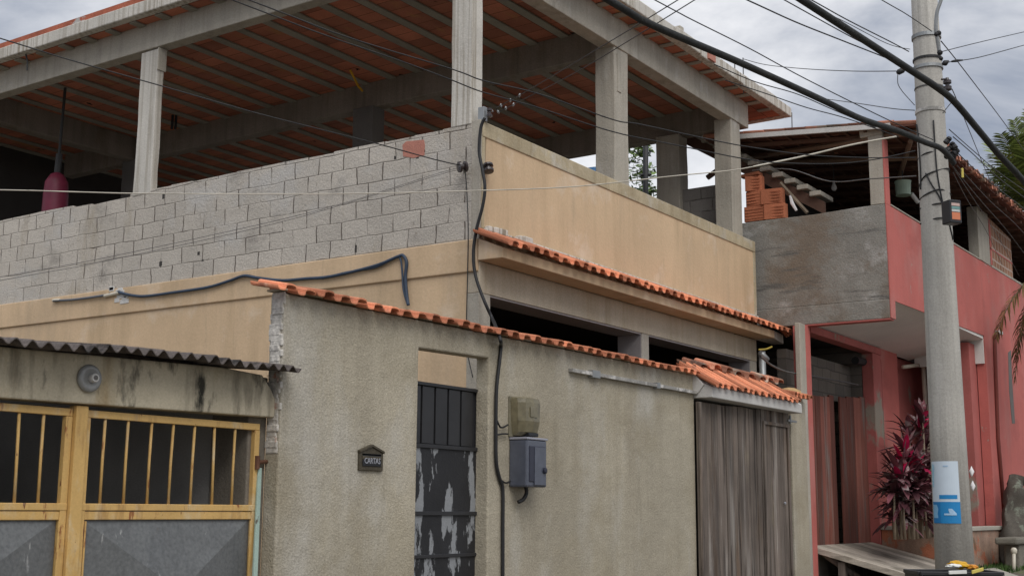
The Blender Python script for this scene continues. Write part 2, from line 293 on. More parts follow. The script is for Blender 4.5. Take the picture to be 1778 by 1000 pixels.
# ------------------------------------------------------------------ mesh building
class MB:
    def __init__(s): s.v = []; s.f = []; s.t = []; s.mi = []; s.cur = .5
    def add(s, vs, fs, tone=None):
        o = len(s.v); s.v += [tuple(p) for p in vs]
        for f in fs: s.f.append([o+i for i in f]); s.t.append(s.cur if tone is None else tone)
        return s
    def box(s, x0, x1, y0, y1, z0, z1, tone=None):
        return s.add([(x0,y0,z0),(x1,y0,z0),(x1,y1,z0),(x0,y1,z0),(x0,y0,z1),(x1,y0,z1),(x1,y1,z1),(x0,y1,z1)],
              [(0,3,2,1),(4,5,6,7),(0,1,5,4),(1,2,6,5),(2,3,7,6),(3,0,4,7)], tone)
    def hexa(s, p, tone=None):   # 8 corners, bottom ring then top ring
        return s.add(p, [(0,3,2,1),(4,5,6,7),(0,1,5,4),(1,2,6,5),(2,3,7,6),(3,0,4,7)], tone)
    def prism(s, poly, vec, tone=None):  # planar polygon extruded along vec
        n = len(poly); vec = Vector(vec); P = [Vector(p) for p in poly]
        vs = P + [p+vec for p in P]
        fs = [list(range(n))[::-1], [n+i for i in range(n)]] + [(i, (i+1) % n, n+(i+1) % n, n+i) for i in range(n)]
        return s.add(vs, fs, tone)
    def quad(s, *p, tone=None): return s.add(p, [tuple(range(len(p)))], tone)
    def tube(s, pts, r, n=8, tone=None, cap=True):
        P = [Vector(p) for p in pts]; m = len(P)
        rs = r if isinstance(r, (list, tuple)) else [r]*m
        vs = []; u = None
        for i in range(m):
            t = (P[min(i+1, m-1)] - P[max(i-1, 0)])
            t = t.normalized() if t.length > 1e-9 else Vector((0,0,1))
            if u is None:
                a = Vector((0,0,1)) if abs(t.z) < .9 else Vector((1,0,0)); u = t.cross(a).normalized()
            else:
                u = (u - t*u.dot(t)); u = u.normalized() if u.length > 1e-6 else t.orthogonal().normalized()
            w = t.cross(u)
            for k in range(n):
                a = 2*math.pi*k/n; vs.append(P[i] + (u*math.cos(a)+w*math.sin(a))*rs[i])
        fs = [(i*n+k, i*n+(k+1) % n, (i+1)*n+(k+1) % n, (i+1)*n+k) for i in range(m-1) for k in range(n)]
        if cap: fs += [tuple(range(n))[::-1], tuple((m-1)*n+k for k in range(n))]
        return s.add(vs, fs, tone)
    def lathe(s, prof, c, axis=(0,0,1), n=20, tone=None):   # prof: (radius, height)
        A = Vector(axis).normalized(); U = A.orthogonal().normalized(); W = A.cross(U); C = Vector(c)
        vs = [C + A*h + (U*math.cos(2*math.pi*k/n)+W*math.sin(2*math.pi*k/n))*r for r, h in prof for k in range(n)]
        m = len(prof)
        fs = [(i*n+k, i*n+(k+1) % n, (i+1)*n+(k+1) % n, (i+1)*n+k) for i in range(m-1) for k in range(n)]
        fs += [tuple(range(n))[::-1], tuple((m-1)*n+k for k in range(n))]
        return s.add(vs, fs, tone)
    def build(s, name, m, parent=None, bevel=0., smooth=False, label=None):
        me = bpy.data.meshes.new(name); me.from_pydata(s.v, [], s.f)
        me.attributes.new('tone', 'FLOAT', 'FACE'); me.attributes['tone'].data.foreach_set('value', [float(t) for t in s.t])
        me.validate(); me.update()
        me.materials.append(m)
        o = bpy.data.objects.new(name, me); col.objects.link(o)
        if parent is not None:
            o.parent = parent
            p = parent; off = Vector((0,0,0))
            while p: off += p.location; p = p.parent
            o.location = -off
        if smooth:
            for p in me.polygons: p.use_smooth = True
        if bevel:
            b = o.modifiers.new('bevel', 'BEVEL'); b.width = bevel; b.segments = 2; b.limit_method = 'ANGLE'; b.angle_limit = rad(50); b.harden_normals = False
        if label: o['label'] = label
        return o
def thing(name, label, cat, loc=(0,0,0), group=None):
    o = bpy.data.objects.new(name, None); col.objects.link(o); o.location = loc; o.empty_display_size = .2
    o['label'] = label; o['category'] = cat
    if group: o['group'] = group
    return o
def tag(o, label, cat, group=None):
    o['label'] = label; o['category'] = cat
    if group: o['group'] = group
    return o
def kind(o, k): o['kind'] = k; return o
def rotbox(mb, c, ux, uy, sx, sy, z0, z1, tone=None):   # box with horizontal axes ux, uy
    c = Vector(c); ux = Vector(ux); uy = Vector(uy); p = []
    for z in (z0, z1):
        for a, b in ((-1,-1),(1,-1),(1,1),(-1,1)):
            q = c + ux*(a*sx/2) + uy*(b*sy/2); p.append((q.x, q.y, z))
    return mb.hexa(p, tone)
def smooth2(pts, n=6):
    out = []
    for i in range(len(pts)-1):
        p0 = pts[max(i-1,0)]; p1 = pts[i]; p2 = pts[i+1]; p3 = pts[min(i+2,len(pts)-1)]
        for k in range(n):
            t = k/n
            out.append(tuple(.5*((2*b)+(-a+c)*t+(2*a-5*b+4*c-d)*t*t+(-a+3*b-3*c+d)*t**3) for a,b,c,d in zip(p0,p1,p2,p3)))
    out.append(tuple(pts[-1])); return out

def text_mesh(txt, size):
    cu = bpy.data.curves.new('txt', 'FONT'); cu.body = txt; cu.size = size; cu.extrude = .002; cu.align_x = 'CENTER'; cu.align_y = 'CENTER'; cu.resolution_u = 2
    o = bpy.data.objects.new('txt', cu); col.objects.link(o)
    dg = bpy.context.evaluated_depsgraph_get(); dg.update()
    me = o.evaluated_get(dg).to_mesh()
    vs = [v.co.copy() for v in me.vertices]; fs = [tuple(p.vertices) for p in me.polygons]
    o.evaluated_get(dg).to_mesh_clear(); bpy.data.objects.remove(o); bpy.data.curves.remove(cu)
    return vs, fs
CARTAS = text_mesh('CARTAS', .066)
# ------------------------------------------------------------------ key planes
YW, XL, YF = 6.767, 10.435, 7.506
GZ = 1.45

# ================================================================== GROUND
def sstep(a, b, x): t = min(1, max(0, (x-a)/(b-a))); return t*t*(3-2*t)
def gz(x, y):
    s = x*math.cos(YAW)+y*math.sin(YAW)
    return GZ*sstep(2.5, 7.8, s) + .15*sstep(15, 22, x)
mb = MB(); N = 110
xs = [-60+180*(i/N) for i in range(N+1)]; ys = [-80+180*(i/N) for i in range(N+1)]
mb.v = [(x, y, gz(x, y)+.03*mnoise.noise((x*.5, y*.5, 0))) for y in ys for x in xs]
mb.f = [(j*(N+1)+i, j*(N+1)+i+1, (j+1)*(N+1)+i+1, (j+1)*(N+1)+i) for j in range(N) for i in range(N)]; mb.t = [.5]*len(mb.f)
kind(mb.build('ground', GROUND, smooth=True), 'structure')
mb = MB()
for i in range(30):   # road the picture is taken from, following the slope
    x0, x1 = -30+i*2, -28+i*2
    mb.quad((x0,-7,gz(x0,-7)+.04),(x1,-7,gz(x1,-7)+.04),(x1,-1.2,gz(x1,-1.2)+.04),(x0,-1.2,gz(x0,-1.2)+.04))
kind(mb.build('road', ROADM), 'structure')

# ================================================================== BEIGE HOUSE
H = thing('unfinished_house', 'two storey beige house with open concrete upper floor and grey block parapet', 'house', (14.2, 13, GZ))
# ground floor
mb = MB(); mb.box(XL, XL+.15, YF+.15, 20, 1.2, 4.97); mb.build('side_wall', BEIGE, H)
mb = MB(); mb.prism([(XL-.024, YF+.01, 4.955), (XL-.024, 20, 4.985), (XL-.024, 20, 5.325), (XL-.024, YF+.01, 5.305)], (.2,0,0)); mb.build('side_band', BEIGE, H, bevel=.012)
mb = MB(); mb.box(XL+.002, 10.65, YF, YF+.35, 1.2, 4.73); mb.build('corner_column', CONC, H, bevel=.01)
mb = MB(); mb.box(XL+.004, 17.70, YF-.002, YF+.35, 4.731, 5.062); mb.build('front_lintel', LINTEL, H, bevel=.006)
mb = MB(); mb.box(14.03, 14.22, YF+.003, YF+.35, 3.2, 4.73); mb.build('window_column', CONC, H, bevel=.008)
mb = MB(); mb.box(17.46, 17.70, YF+.003, YF+.35, 1.2, 4.73); mb.build('window_column', CONC, H, bevel=.008)
for xa in (14.028, 17.458):
    mb = MB(); mb.box(xa-.012, xa, YF+.012, YF+.35, 3.3, 4.715); mb.build('window_reveal', MAUVE, H)
mb = MB(); mb.box(10.66, 14.02, YF+.012, YF+.36, 4.712, 4.729); mb.box(14.23, 17.45, YF+.012, YF+.36, 4.712, 4.729); mb.build('window_head', MAUVE, H)
mb = MB(); mb.box(10.655, 17.45, YF+.005, YF+.2, 1.2, 3.3); mb.build('front_wall', BEIGE, H)
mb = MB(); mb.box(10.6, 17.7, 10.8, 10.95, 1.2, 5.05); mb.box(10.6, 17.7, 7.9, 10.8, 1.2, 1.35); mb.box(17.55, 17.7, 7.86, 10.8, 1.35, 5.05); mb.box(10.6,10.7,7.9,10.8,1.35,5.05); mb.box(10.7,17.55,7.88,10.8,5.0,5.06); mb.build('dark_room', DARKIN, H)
mb = MB(); mb.box(XL+.05, 17.7, YF+.36, 20, 5.065, 5.29); mb.build('floor_slab', CONC, H)
# canopy over the front
mb = MB(); mb.prism([(10.402, 7.18, 5.06), (10.402, 7.5, 5.065), (10.402, 7.5, 5.30), (10.402, 7.18, 5.17)], (7.23,0,0)); CAN = mb.build('canopy', BEIGE, H, bevel=.008)
mb = MB(); mb.hexa([(17.63,7.185,5.06),(18.35,7.33,5.06),(18.35,7.5,5.06),(17.63,7.5,5.06),(17.63,7.185,5.17),(18.35,7.33,5.2),(18.35,7.5,5.3),(17.63,7.5,5.3)]); mb.build('canopy_end', CONCL, H, bevel=.008)

def tile_profile(p, h):
    """channel tile (hangs low) beside cover tile (stands proud)"""
    pts = []
    for k in range(7):
        a = math.pi*(1-k/6); pts.append((.25*p + .215*p*math.cos(a), -.60*h*math.sin(a)**.6 + .2*h))
    for k in range(9):
        a = math.pi*(1-k/8); pts.append((.74*p + .275*p*math.cos(a), .22*h + .80*h*math.sin(a)**.55))
    return pts
def tile_run(mb, x0, x1, back, front, pitch=.2, h=.05, th=.016, jit=.012, rng=R, tilt=0.):
    """one course of clay tiles: arch + pan, laid from back (y,z) down to front (y,z)"""
    n = max(1, round((x1-x0)/pitch)); p = (x1-x0)/n
    prof = tile_profile(p, h)
    for i in range(n):
        dy = rng.uniform(-jit, jit); dz = rng.uniform(-jit*.6, jit*.6); sk = rng.uniform(-.012, .012)
        tn = rng.random(); vs = []
        for (y, z), fr in ((front, 1), (back, 0)):
            for off in (0, -th):
                for u, hh in prof:
                    taper = 1 if fr else .93
                    vs.append((x0+i*p+u*taper+(sk if fr else 0), y+(dy if fr else 0), z+tilt*i*p+dz+hh+off))
        m = len(prof); A, B, C, D = 0, m, 2*m, 3*m
        fs = []
        for k in range(m-1):
            fs += [(A+k, A+k+1, C+k+1, C+k), (B+k, D+k, D+k+1, B+k+1), (B+k, B+k+1, A+k+1, A+k), (C+k, C+k+1, D+k+1, D+k)]
        fs += [(B, A, C, D), (A+m-1, B+m-1, D+m-1, C+m-1)]
        mb.add(vs, fs, tn)
mb = MB(); tile_run(mb, 10.30, 18.0, (7.50, 5.385), (7.06, 5.20), .2, .042, th=.013, jit=.018); mb.build('tile_course', CLAY, CAN)
mb = MB()
for i in range(3): tile_run(mb, 18.0+i*.17, 18.18+i*.17, (7.5, 5.40), (7.10+.09*i, 5.20-.0*i), .18, .05)
mb.build('tile_course', CLAY, CAN)
mb = MB(); mb.box(10.5, 17.72, YF-.05, YF-.001, 5.36, 5.43); 
for i in range(8): x = 10.5+R.random()*.7; mb.box(x, x+R.uniform(.08,.3), YF-.065-R.random()*.02, YF-.0, 5.39, 5.43+R.random()*.035)
mb.build('mortar_fillet', CONCL, CAN, bevel=.012)
# upper floor parapets
mb = MB(); mb.prism([(10.50, YF+.001, 5.3), (17.66, YF+.001, 5.3), (17.66, YF+.001, 6.43), (10.545, YF+.001, 6.43)], (0,.14,0)); mb.build('front_parapet', BEIGE, H)
mb = MB(); mb.box(XL+.035, 17.74, YF-.012, YF+.16, 6.43, 6.60); mb.box(17.66, 17.745, YF-.010, YF+.16, 5.3, 6.4295); mb.box(XL+.032, 10.52, YF-.006, YF+.1, 5.42, 6.4295); mb.build('parapet_coping', COPING, H, bevel=.01)
ytop = []   # blockwork parapet along the side, ragged top course
y = 7.62; k = 0
while y < 20:
    z = 6.575 + (.0 if k % 2 else .006) + R.uniform(-.008, .008)
    if 13.16 < y < 13.7: z = 6.535
    elif 13.7 <= y < 14.1: z = 6.55
    ytop += [(y, z), (min(y+.385, 20), z+R.uniform(-.006, .006))]; y += .4; k += 1
poly = [(XL, 7.62, 5.30), (XL, 20, 5.31)] + [(XL, a, b) for a, b in reversed(ytop)]
mb = MB(); mb.prism(poly, (.14,0,0)); mb.build('block_parapet', BLOCK, H)
mb = MB(); mb.box(XL+.002, XL+.10, 7.51, 7.625, 5.30, 6.62); mb.build('parapet_corner', CONC, H, bevel=.008)
mb = MB()
def blob(mb, pts, d, tone=None): mb.prism(pts, d, tone)
q = [onX(*p, XL) for p in ((699,252),(705,246),(736,243),(738,252),(737,270),(718,275),(700,272))]
blob(mb, [(XL-.004, p.y, p.z) for p in q], (.02,0,0)); mb.build('exposed_brick_face', PINKBRK, H, bevel=.003)
mb = MB()
for (a, b, w, h) in ((725,272,4,7),(618,432,3,13),(736,263,4,5),(345,440,4,6),(352,452,3,3),(686,274,3,6),(279,458,5,8),(284,341,4,9)):
    p = onX(a, b, XL); s_ = depth(p)/FPX
    mb.box(XL-.0025, XL+.02, p.y-w*s_*.7, p.y+w*s_*.7, p.z-h*s_*.5, p.z+h*s_*.5)
mb.build('broken_joint', DARKIN, H)
# concrete frame of the upper floor
ZB, ZS = 8.52, 8.90
def pillar(x0, x1, y0, y1, z0=5.3, z1=ZB, m=CONCL):
    mb = MB(); n = 6; P = []
    rng = random.Random(int(x0*100+y0*10))
    for i in range(n+1):
        z = z0+(z1-z0)*i/n; j = lambda: rng.uniform(-.006, .006)
        P.append([(x0+j(), y0+j(), z), (x1+j(), y0+j(), z), (x1+j(), y1+j(), z), (x0+j(), y1+j(), z)])
    vs = [p for ring in P for p in ring]; fs = [(0,3,2,1), (n*4, n*4+1, n*4+2, n*4+3)]
    for i in range(n):
        for k in range(4): fs.append((i*4+k, i*4+(k+1) % 4, (i+1)*4+(k+1) % 4, (i+1)*4+k))
    mb.add(vs, fs); return mb.build('pillar', m, H, bevel=.012)
pillar(XL-.006, 10.625, 7.628, 7.91, z0=6.58)
pillar(XL-.006, 10.54, 12.81, 13.16, z0=6.53)
pillar(XL-.0, 10.6, 17.6, 17.95)
pillar(13.63, 14.0, 7.66, 7.95, m=CONC)
pillar(17.30, 17.66, 7.66, 7.95, m=CONC)
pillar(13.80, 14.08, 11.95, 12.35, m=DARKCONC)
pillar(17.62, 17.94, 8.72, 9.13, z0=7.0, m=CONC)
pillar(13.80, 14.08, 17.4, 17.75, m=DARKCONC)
def beam(x0, x1, y0, y1, z0=ZB, z1=ZS+.02, m=CONC):
    mb = MB(); mb.box(x0, x1, y0, y1, z0, z1); return mb.build('beam', m, H, bevel=.012)
beam(XL-.012, 10.61, 7.80, 19.9, z0=8.545)
beam(XL-.014, 17.95, 7.64, 7.86, z0=8.50)
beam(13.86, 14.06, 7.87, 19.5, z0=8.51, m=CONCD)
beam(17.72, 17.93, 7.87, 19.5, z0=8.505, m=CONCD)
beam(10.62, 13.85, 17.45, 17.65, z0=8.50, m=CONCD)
# small formwork remnants on the pillars
mb = MB(); mb.box(13.70, 13.80, 7.648, 7.668, 7.9, 8.42); mb.box(10.42,10.56,12.795,12.815,8.22,8.53); mb.build('formwork_board', CONC, H, bevel=.004)
# roof slab with overhangs
SL, SFr = 10.11, 7.30
mb = MB(); mb.box(SL+.12, 18.8, SFr+.12, 20, ZS+.012, ZS+.10); RS = mb.build('roof_slab', CEILCLAY, H)
mb = MB(); mb.box(SL, SL+.13, SFr, 20, ZS, ZS+.175); mb.build('roof_edge', CONCL, RS, bevel=.015)
mb = MB(); rng = random.Random(4); x = SL+.132; 
prev = (SFr, ZS)
while x < 18.9:
    x2 = min(18.95, x+rng.uniform(.5, 1.1)); j0 = rng.uniform(-.014, .014)
    mb.box(x, x2-.002, SFr+j0, SFr+.13+rng.uniform(0,.01), ZS+rng.uniform(-.004, .004), ZS+.165+rng.uniform(-.012, .02)); x = x2
mb.build('roof_edge', CONCL, RS, bevel=.015)
mb = MB(); mb.box(SL+.012, SL+.12, SFr+.9, 20, ZS+.1755, ZS+.25); mb.build('roof_brick_course', mat('red_brick_course', (.40,.12,.07), var=.3, vs=4, speck=.2, bump=.4, patches=[((.5,.48,.45), (.1,1.6,3), .6, .64, (1,1,1))]), RS)
mb = MB(); mb.box(15.75, 15.98, SFr-.018, SFr+.02, ZS+.02, ZS+.13); mb.build('roof_brick', PINKBRK, RS, bevel=.004)
mb = MB(); mb.box(18.8, 18.95, SFr+.13, 20, ZS, ZS+.17); mb.build('roof_edge', CONCL, RS, bevel=.012)
mb = MB(); mb.box(SL+.1, 18.8, SFr+.1, 20, ZS+.103, ZS+.16); mb.build('roof_topping', CONC, RS)
y = 8.05
while y < 19.8:      # joists run along the front; each overhang shows their ends
    mb = MB(); w = .068+R.uniform(-.008, .008)
    mb.box(SL+.131, 18.79, y-w, y+w, ZS-.018, ZS+.009); mb.build('joist', CEIL, RS, bevel=.008); y += .51
x = 10.6
while x < 18.7:
    mb = MB(); w = .055+R.uniform(-.01, .01)
    mb.box(x-w, x+w, SFr+.131, 7.639, ZS-.014, ZS+.009); mb.build('joist', CEIL, RS, bevel=.008); x += .43
for (px, py0, py1) in ((1276, 108, 140), (1291, 98, 152), (1375, 195, 214)):
    a = onY(px, py1, 7.42); mb = MB(); h = (py1-py0)*depth(a)/FPX
    mb.tube([a-Vector((0,0,.1)), a+Vector((.01,0,h))], .009, 6); mb.build('rebar', GREYWIRE, RS)
a = onY(1181, 54, 7.45); mb = MB(); mb.box(a.x-.06, a.x+.06, 7.42, 7.6, ZS+.16, a.z+.06); mb.build('roof_block', CONC, RS, bevel=.01)
# inside of the upper floor
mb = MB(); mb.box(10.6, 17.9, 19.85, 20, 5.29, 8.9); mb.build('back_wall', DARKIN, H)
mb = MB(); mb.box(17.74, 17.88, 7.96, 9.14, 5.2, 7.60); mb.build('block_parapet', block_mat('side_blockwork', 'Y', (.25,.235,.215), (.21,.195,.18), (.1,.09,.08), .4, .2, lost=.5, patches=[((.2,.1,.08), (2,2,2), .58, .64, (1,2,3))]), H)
mb = MB(); mb.box(17.74, 17.88, 9.15, 19.8, 5.2, 6.2); mb.build('block_parapet', MAT['side_blockwork'], H)
for pts in (((565,118,600,158),(600,158,628,160)),):   # yellow conduit scraps hanging from the ceiling
    mb = MB(); mb.tube([onZ(608,122,8.88), onZ(614,134,8.80), onZ(622,150,8.75), onZ(629,158,8.72)], .018, 6); mb.build('conduit', YELLOW, H)
mb = MB()
for a, b in ((300,200),(306,200)):
    p = onZ(a, b, 8.89); mb.tube([p, p+Vector((0,0,-.14)), p+Vector((.01,.02,-.24))], .022, 6)
mb.build('cable_stub', CABLE, H)
p = onZ(45, 95, 8.89); mb = MB(); mb.tube([p, p+Vector((.02,-.02,-.1)), p+Vector((.02,-.03,-.24))], .012, 6); mb.build('cable_stub', CABLE, H)
# louvre slot low on the side wall
mb = MB(); mb.box(XL-.02, XL-.001, 10.45, 10.53, 4.02, 4.43); mb.build('pipe_chase', BEIGE, H, bevel=.004)

# ================================================================== STREET WALL
W = thing('street_wall', 'tall grey sprayed render wall with orange tile coping, door and plank gate', 'wall', (10.2, YW, GZ))
WT = 4.125
prof = [(6.85, 1.25), (8.52, 1.25), (8.52, 3.885), (9.585, 3.905), (9.585, 1.25), (13.98, 1.25), (13.98, WT+.02), (6.85, WT)]
mb = MB(); mb.prism([(x, YW, z) for x, z in prof], (0,.15,0)); mb.build('wall', RENDER, W, bevel=.014)
mb = MB(); rng = random.Random(3)
for i in range(30):     # broken mortar of the sawn end
    z = 2.9+i*(WT-2.9)/30
    mb.box(6.85-rng.uniform(.004,.018), 6.865, YW+rng.uniform(-.006,.03), YW+.15-rng.uniform(0,.03), z, z+.055)
mb.build('broken_end', mat('broken_mortar', (.54,.51,.46), var=.3, vs=8, speck=.3, ps=30, bump=.6, bs=40, bd=.012, patches=[((.40,.17,.11), (4,4,4), .62, .68, (3,2,1))]), W, bevel=.012)
mb = MB(); mb.box(17.14, 17.72, YW, YW+.25, 1.25, 4.10); mb.build('gate_pillar', RENDER, W, bevel=.014)
mb = MB(); tile_run(mb, 6.66, 13.95, (6.96, 4.205), (6.645, 4.142), .2, .036, th=.013, jit=.018, tilt=.002); mb.build('tile_coping', CLAY, W)
mb = MB(); mb.box(6.82, 13.9, YW+.0, YW+.17, WT+.022, 4.165); mb.build('coping_mortar', COPING, W, bevel=.006)
mb = MB(); tile_run(mb, 16.8, 17.6, (6.95, 4.20), (6.60, 4.125), .16, .045); mb.build('tile_coping', CLAY, W)
mb = MB(); mb.lathe([(.0,-.0),(.2,.0),(.17,.06),(.09,.1),(.0,.115)], (17.3, 6.85, 4.16), n=14); mb.build('mortar_cap', mat('ochre_mortar', (.5,.33,.16), var=.2, bump=.4), W)
# little roof over the gate
mb = MB(); mb.prism([(13.98, 6.52, 3.86), (13.98, 6.92, 3.86), (13.98, 6.92, 4.18), (13.98, 6.52, 3.99)], (2.96,0,0)); GR = mb.build('gate_hood', OFFW, W, bevel=.01)
mb = MB(); mb.prism([(13.95, 6.70, 3.92), (13.95, 6.93, 3.86), (13.95, 6.93, 4.19), (13.95, 6.74, 4.16), (13.95,6.62,4.02)], (.06,0,0)); mb.build('hood_cheek', OFFW, GR, bevel=.008)
mb = MB(); tile_run(mb, 13.93, 16.80, (6.98, 4.31), (6.46, 4.01), .19, .038, th=.013, jit=.014); mb.build('tile_course', CLAY, GR)
mb = MB(); tile_run(mb, 14.3, 17.2, (7.16, 4.405), (6.87, 4.315), .36, .055, th=.018, jit=.03)
mb.build('upper_tiles', mat('mortar_daubed_tile', (.46,.20,.125), var=.35, vs=3, speck=.15, bump=.3, tone=.4, patches=[((.45,.38,.30), (4,4,4), .52, .62, (2,2,2)), ((.22,.12,.09), (3,3,3), .56, .66, (5,1,2))]), GR)
mb = MB(); mb.prism([(14.5, 6.93, 3.9), (14.5, 7.14, 3.9), (14.5, 7.14, 4.34), (14.5, 6.93, 4.27)], (2.5,0,0)); mb.build('hood_back', OFFW, GR)
# sliding rail and gate
mb = MB(); mb.box(11.02, 14.05, YW-.055, YW-.002, 3.905, 3.945); RL = mb.build('gate_rail', WHITEMETAL, W, bevel=.004)
mb = MB(); mb.box(11.42, 11.58, YW-.062, YW-.0015, 3.885, 3.965); mb.box(12.9, 12.98, YW-.06, YW-.0015, 3.89, 3.96); mb.build('rail_bracket', GALV, RL, bevel=.004)
gm = MB(); rng = random.Random(9); x = 13.965; GT = 6.70
edges = []
while x < 15.86:
    w = rng.choice((.14,.17,.2,.23)); x2 = min(x+w, 15.9)
    tz = 3.815+.016*(x-13.965)+rng.uniform(-.006, .006); gm.box(x, x2-.011, GT+rng.uniform(0,.014), GT+.04, 1.5, tz, rng.random()); x = x2
GATE = gm.build('plank_gate', OLDWOOD, W, bevel=.004)
mb = MB(); mb.box(13.95, 13.99, GT-.03, GT-.002, 1.5, 3.81, .9); mb.build('gate_stile', OLDWOOD, GATE, bevel=.005)
mb = MB(); x = 15.905
while x < 16.88:
    w = rng.choice((.13,.16,.18)); x2 = min(x+w, 16.9)
    mb.box(x, x2-.006, GT+.002+rng.uniform(0,.006), GT+.035, 1.5, 3.862, rng.random()); x = x2
mb.build('wicket_planks', OLDWOOD, GATE, bevel=.004)
mb = MB(); mb.box(15.93, 16.86, GT-.022, GT-.001, 3.655, 3.70, .3); mb.box(15.93, 15.985, GT-.022, GT-.001, 1.5, 3.654, .6); mb.box(16.78, 16.84, GT-.022, GT-.001, 1.5, 3.654, .25); mb.build('wicket_frame', OLDWOOD, GATE, bevel=.004)
p = onY(1362, 873, GT-.01); mb = MB(); mb.lathe([(.018,0),(.018,.02),(.008,.024)], p, (0,-1,0), n=10); mb.build('bolt_head', SILVER, GATE)
mb = MB(); mb.box(16.84, 17.16, GT-.015, GT+.01, 3.745, 3.775); mb.box(16.9,16.935,GT-.02,GT+.005,3.72,3.84); mb.build('gate_latch', GALV, GATE, bevel=.003)
mb = MB(); mb.box(13.99, 17.13, YW+.16, YW+.2, 1.3, 4.0); mb.build('gate_backing', DARKIN, W)
# metal door set in the wall
DY = 6.905
DR = MB().box(8.55, 9.59, DY, DY+.03, 1.4, 3.05).build('metal_door', BLACKDOOR, W, bevel=.003)
mb = MB(); mb.box(8.55, 9.59, DY+.022, DY+.03, 3.05, 3.60); mb.build('door_backing', BLACKBAR, DR)
mb = MB()
for i in range(5):
    x0 = 8.565+i*.197; mb.box(x0, x0+.17, DY+.002, DY+.02, 3.07, 3.58)
mb.build('door_slats', BLACKBAR, DR, bevel=.003)
mb = MB(); mb.box(8.545, 9.592, DY-.018, DY-.001, 3.03, 3.065); mb.box(8.545, 9.592, DY-.018, DY-.001, 2.44, 2.475); mb.box(8.545, 9.592, DY-.018, DY-.001, 2.07, 2.10); mb.box(8.545, 9.592, DY-.012, DY+.03, 3.585, 3.615)
mb.build('door_rail', BLACKBAR, DR, bevel=.003)
mb = MB(); mb.box(8.523, 8.545, DY-.02, DY+.04, 1.4, 3.62); mb.box(9.592, 9.612, DY-.02, DY+.04, 1.4, 3.62); mb.build('door_frame', BLACKBAR, DR, bevel=.003)
mb = MB()
for z in (3.80, 3.70): mb.box(8.524, 8.545, DY-.03, DY, z-.018, z+.018)
mb.build('hinge', BLACKBAR, DR)

# ---- things on the wall
c = onY(641, 797, YW)
LB = thing('letterbox', 'small bronze house-shaped letterbox lettered CARTAS in the rendered wall', 'letterbox', (c.x, YW, c.z))
x0, x1 = onY(621,800,YW).x, onY(662,800,YW).x; zb, ze, zt = onY(641,817,YW).z, onY(641,785,YW).z, onY(641,774,YW).z; xm = (x0+x1)/2
mb = MB(); mb.prism([(x0,YW-.022,zb),(x1,YW-.022,zb),(x1,YW-.022,ze),(xm,YW-.022,zt),(x0,YW-.022,ze)], (0,.06,0)); mb.build('body', BRONZE, LB, bevel=.006)
mb = MB(); mb.prism([(x0-.006,YW-.034,ze-.008),(xm,YW-.034,zt-.008),(x1+.006,YW-.034,ze-.008),(x1+.006,YW-.034,ze+.012),(xm,YW-.034,zt+.014),(x0-.006,YW-.034,ze+.012)], (0,.035,0)); mb.build('roof_trim', BRONZE, LB, bevel=.003)
mb = MB(); mb.box(x0+.03, x1-.03, YW-.0235, YW-.02, ze-.028, ze-.012); mb.box(x0+.03, x1-.03, YW-.0235, YW-.02, zb+.125, zb+.135); mb.build('slot', BLACKP, LB)
mb = MB(); mb.box(x0+.03, x1-.03, YW-.030, YW-.02, ze-.06, ze-.032); mb.build('flap', BRONZE, LB, bevel=.003)
zp = zb+.078
mb = MB(); mb.box(x0+.032, x1-.032, YW-.029, YW-.021, zp-.042, zp+.042); PL = mb.build('name_plate', BLACKP, LB, bevel=.003)
vs, fs = CARTAS; wd = max(v.x for v in vs)-min(v.x for v in vs); k = (x1-x0-.10)/wd
mb = MB(); mb.add([(xm+v.x*k, YW-.0305-v.z, zp+v.y*1.0) for v in vs], fs); mb.build('lettering', SILVER, PL)

m0 = onY(905, 720, YW)
MT = thing('electric_meter', 'smoky yellowish electricity meter with rounded cover above the blue grey box', 'meter box', (m0.x, YW, m0.z))
# meter cover: side face to the left, bowed front
def meter_cover(mb, xa, xb, z0, z1, d, taper):
    ring = []; prof = [(0, .0), (.03, .55), (.16, .92), (.5, 1.), (.84, .92), (.97, .55), (1, 0)]
    L = []
    for zz, sc_, dd in ((z0, 1-taper, .55), (z0+.035, 1-taper*.7, .9), (z0+.14, 1-taper*.25, 1), (z1-.05, 1, 1), (z1-.01, .98, .93), (z1, .95, .8)):
        xm_ = xa+(xb-xa)*.46; L.append([(xm_+(xa+(xb-xa)*u-xm_)*sc_, YW-.004-d*dd*w, zz) for u, w in prof])
    n = len(prof); vs = [p for r in L for p in r]; fs = [(i*n+k, i*n+k+1, (i+1)*n+k+1, (i+1)*n+k) for i in range(len(L)-1) for k in range(n-1)]
    fs += [tuple(range(n))[::-1], tuple((len(L)-1)*n+k for k in range(n))]
    mb.add(vs, fs)
xa, xb = onY(881, 720, YW).x, onY(917, 720, YW).x
za, zc = onY(895, 755, YW-.1).z, onY(895, 688, YW-.1).z
mb = MB(); meter_cover(mb, xa+.02, xb+.03, za, zc, .17, .24); mb.build('cover', SMOKED, MT, smooth=False, bevel=.006)
mb = MB(); mb.box(xa+.01, xb+.04, YW-.02, YW+.002, za-.01, zc+.01); mb.build('back_plate', METERIN, MT, bevel=.004)
mb = MB(); mb.box(xa+.14, xa+.26, YW-.178, YW-.172, zc-.19, zc-.09); mb.build('dial', METERIN, MT, bevel=.004)
mb = MB(); mb.box(xa+.13, xa+.30, YW-.165, YW-.03, za-.006, za+.03); mb.build('terminal_lid', BLACKP, MT, bevel=.008)
B0 = onY(905, 805, YW)
BX = thing('meter_box', 'larger blue grey plastic meter box with clear front below the old meter', 'meter box', (B0.x, YW, B0.z))
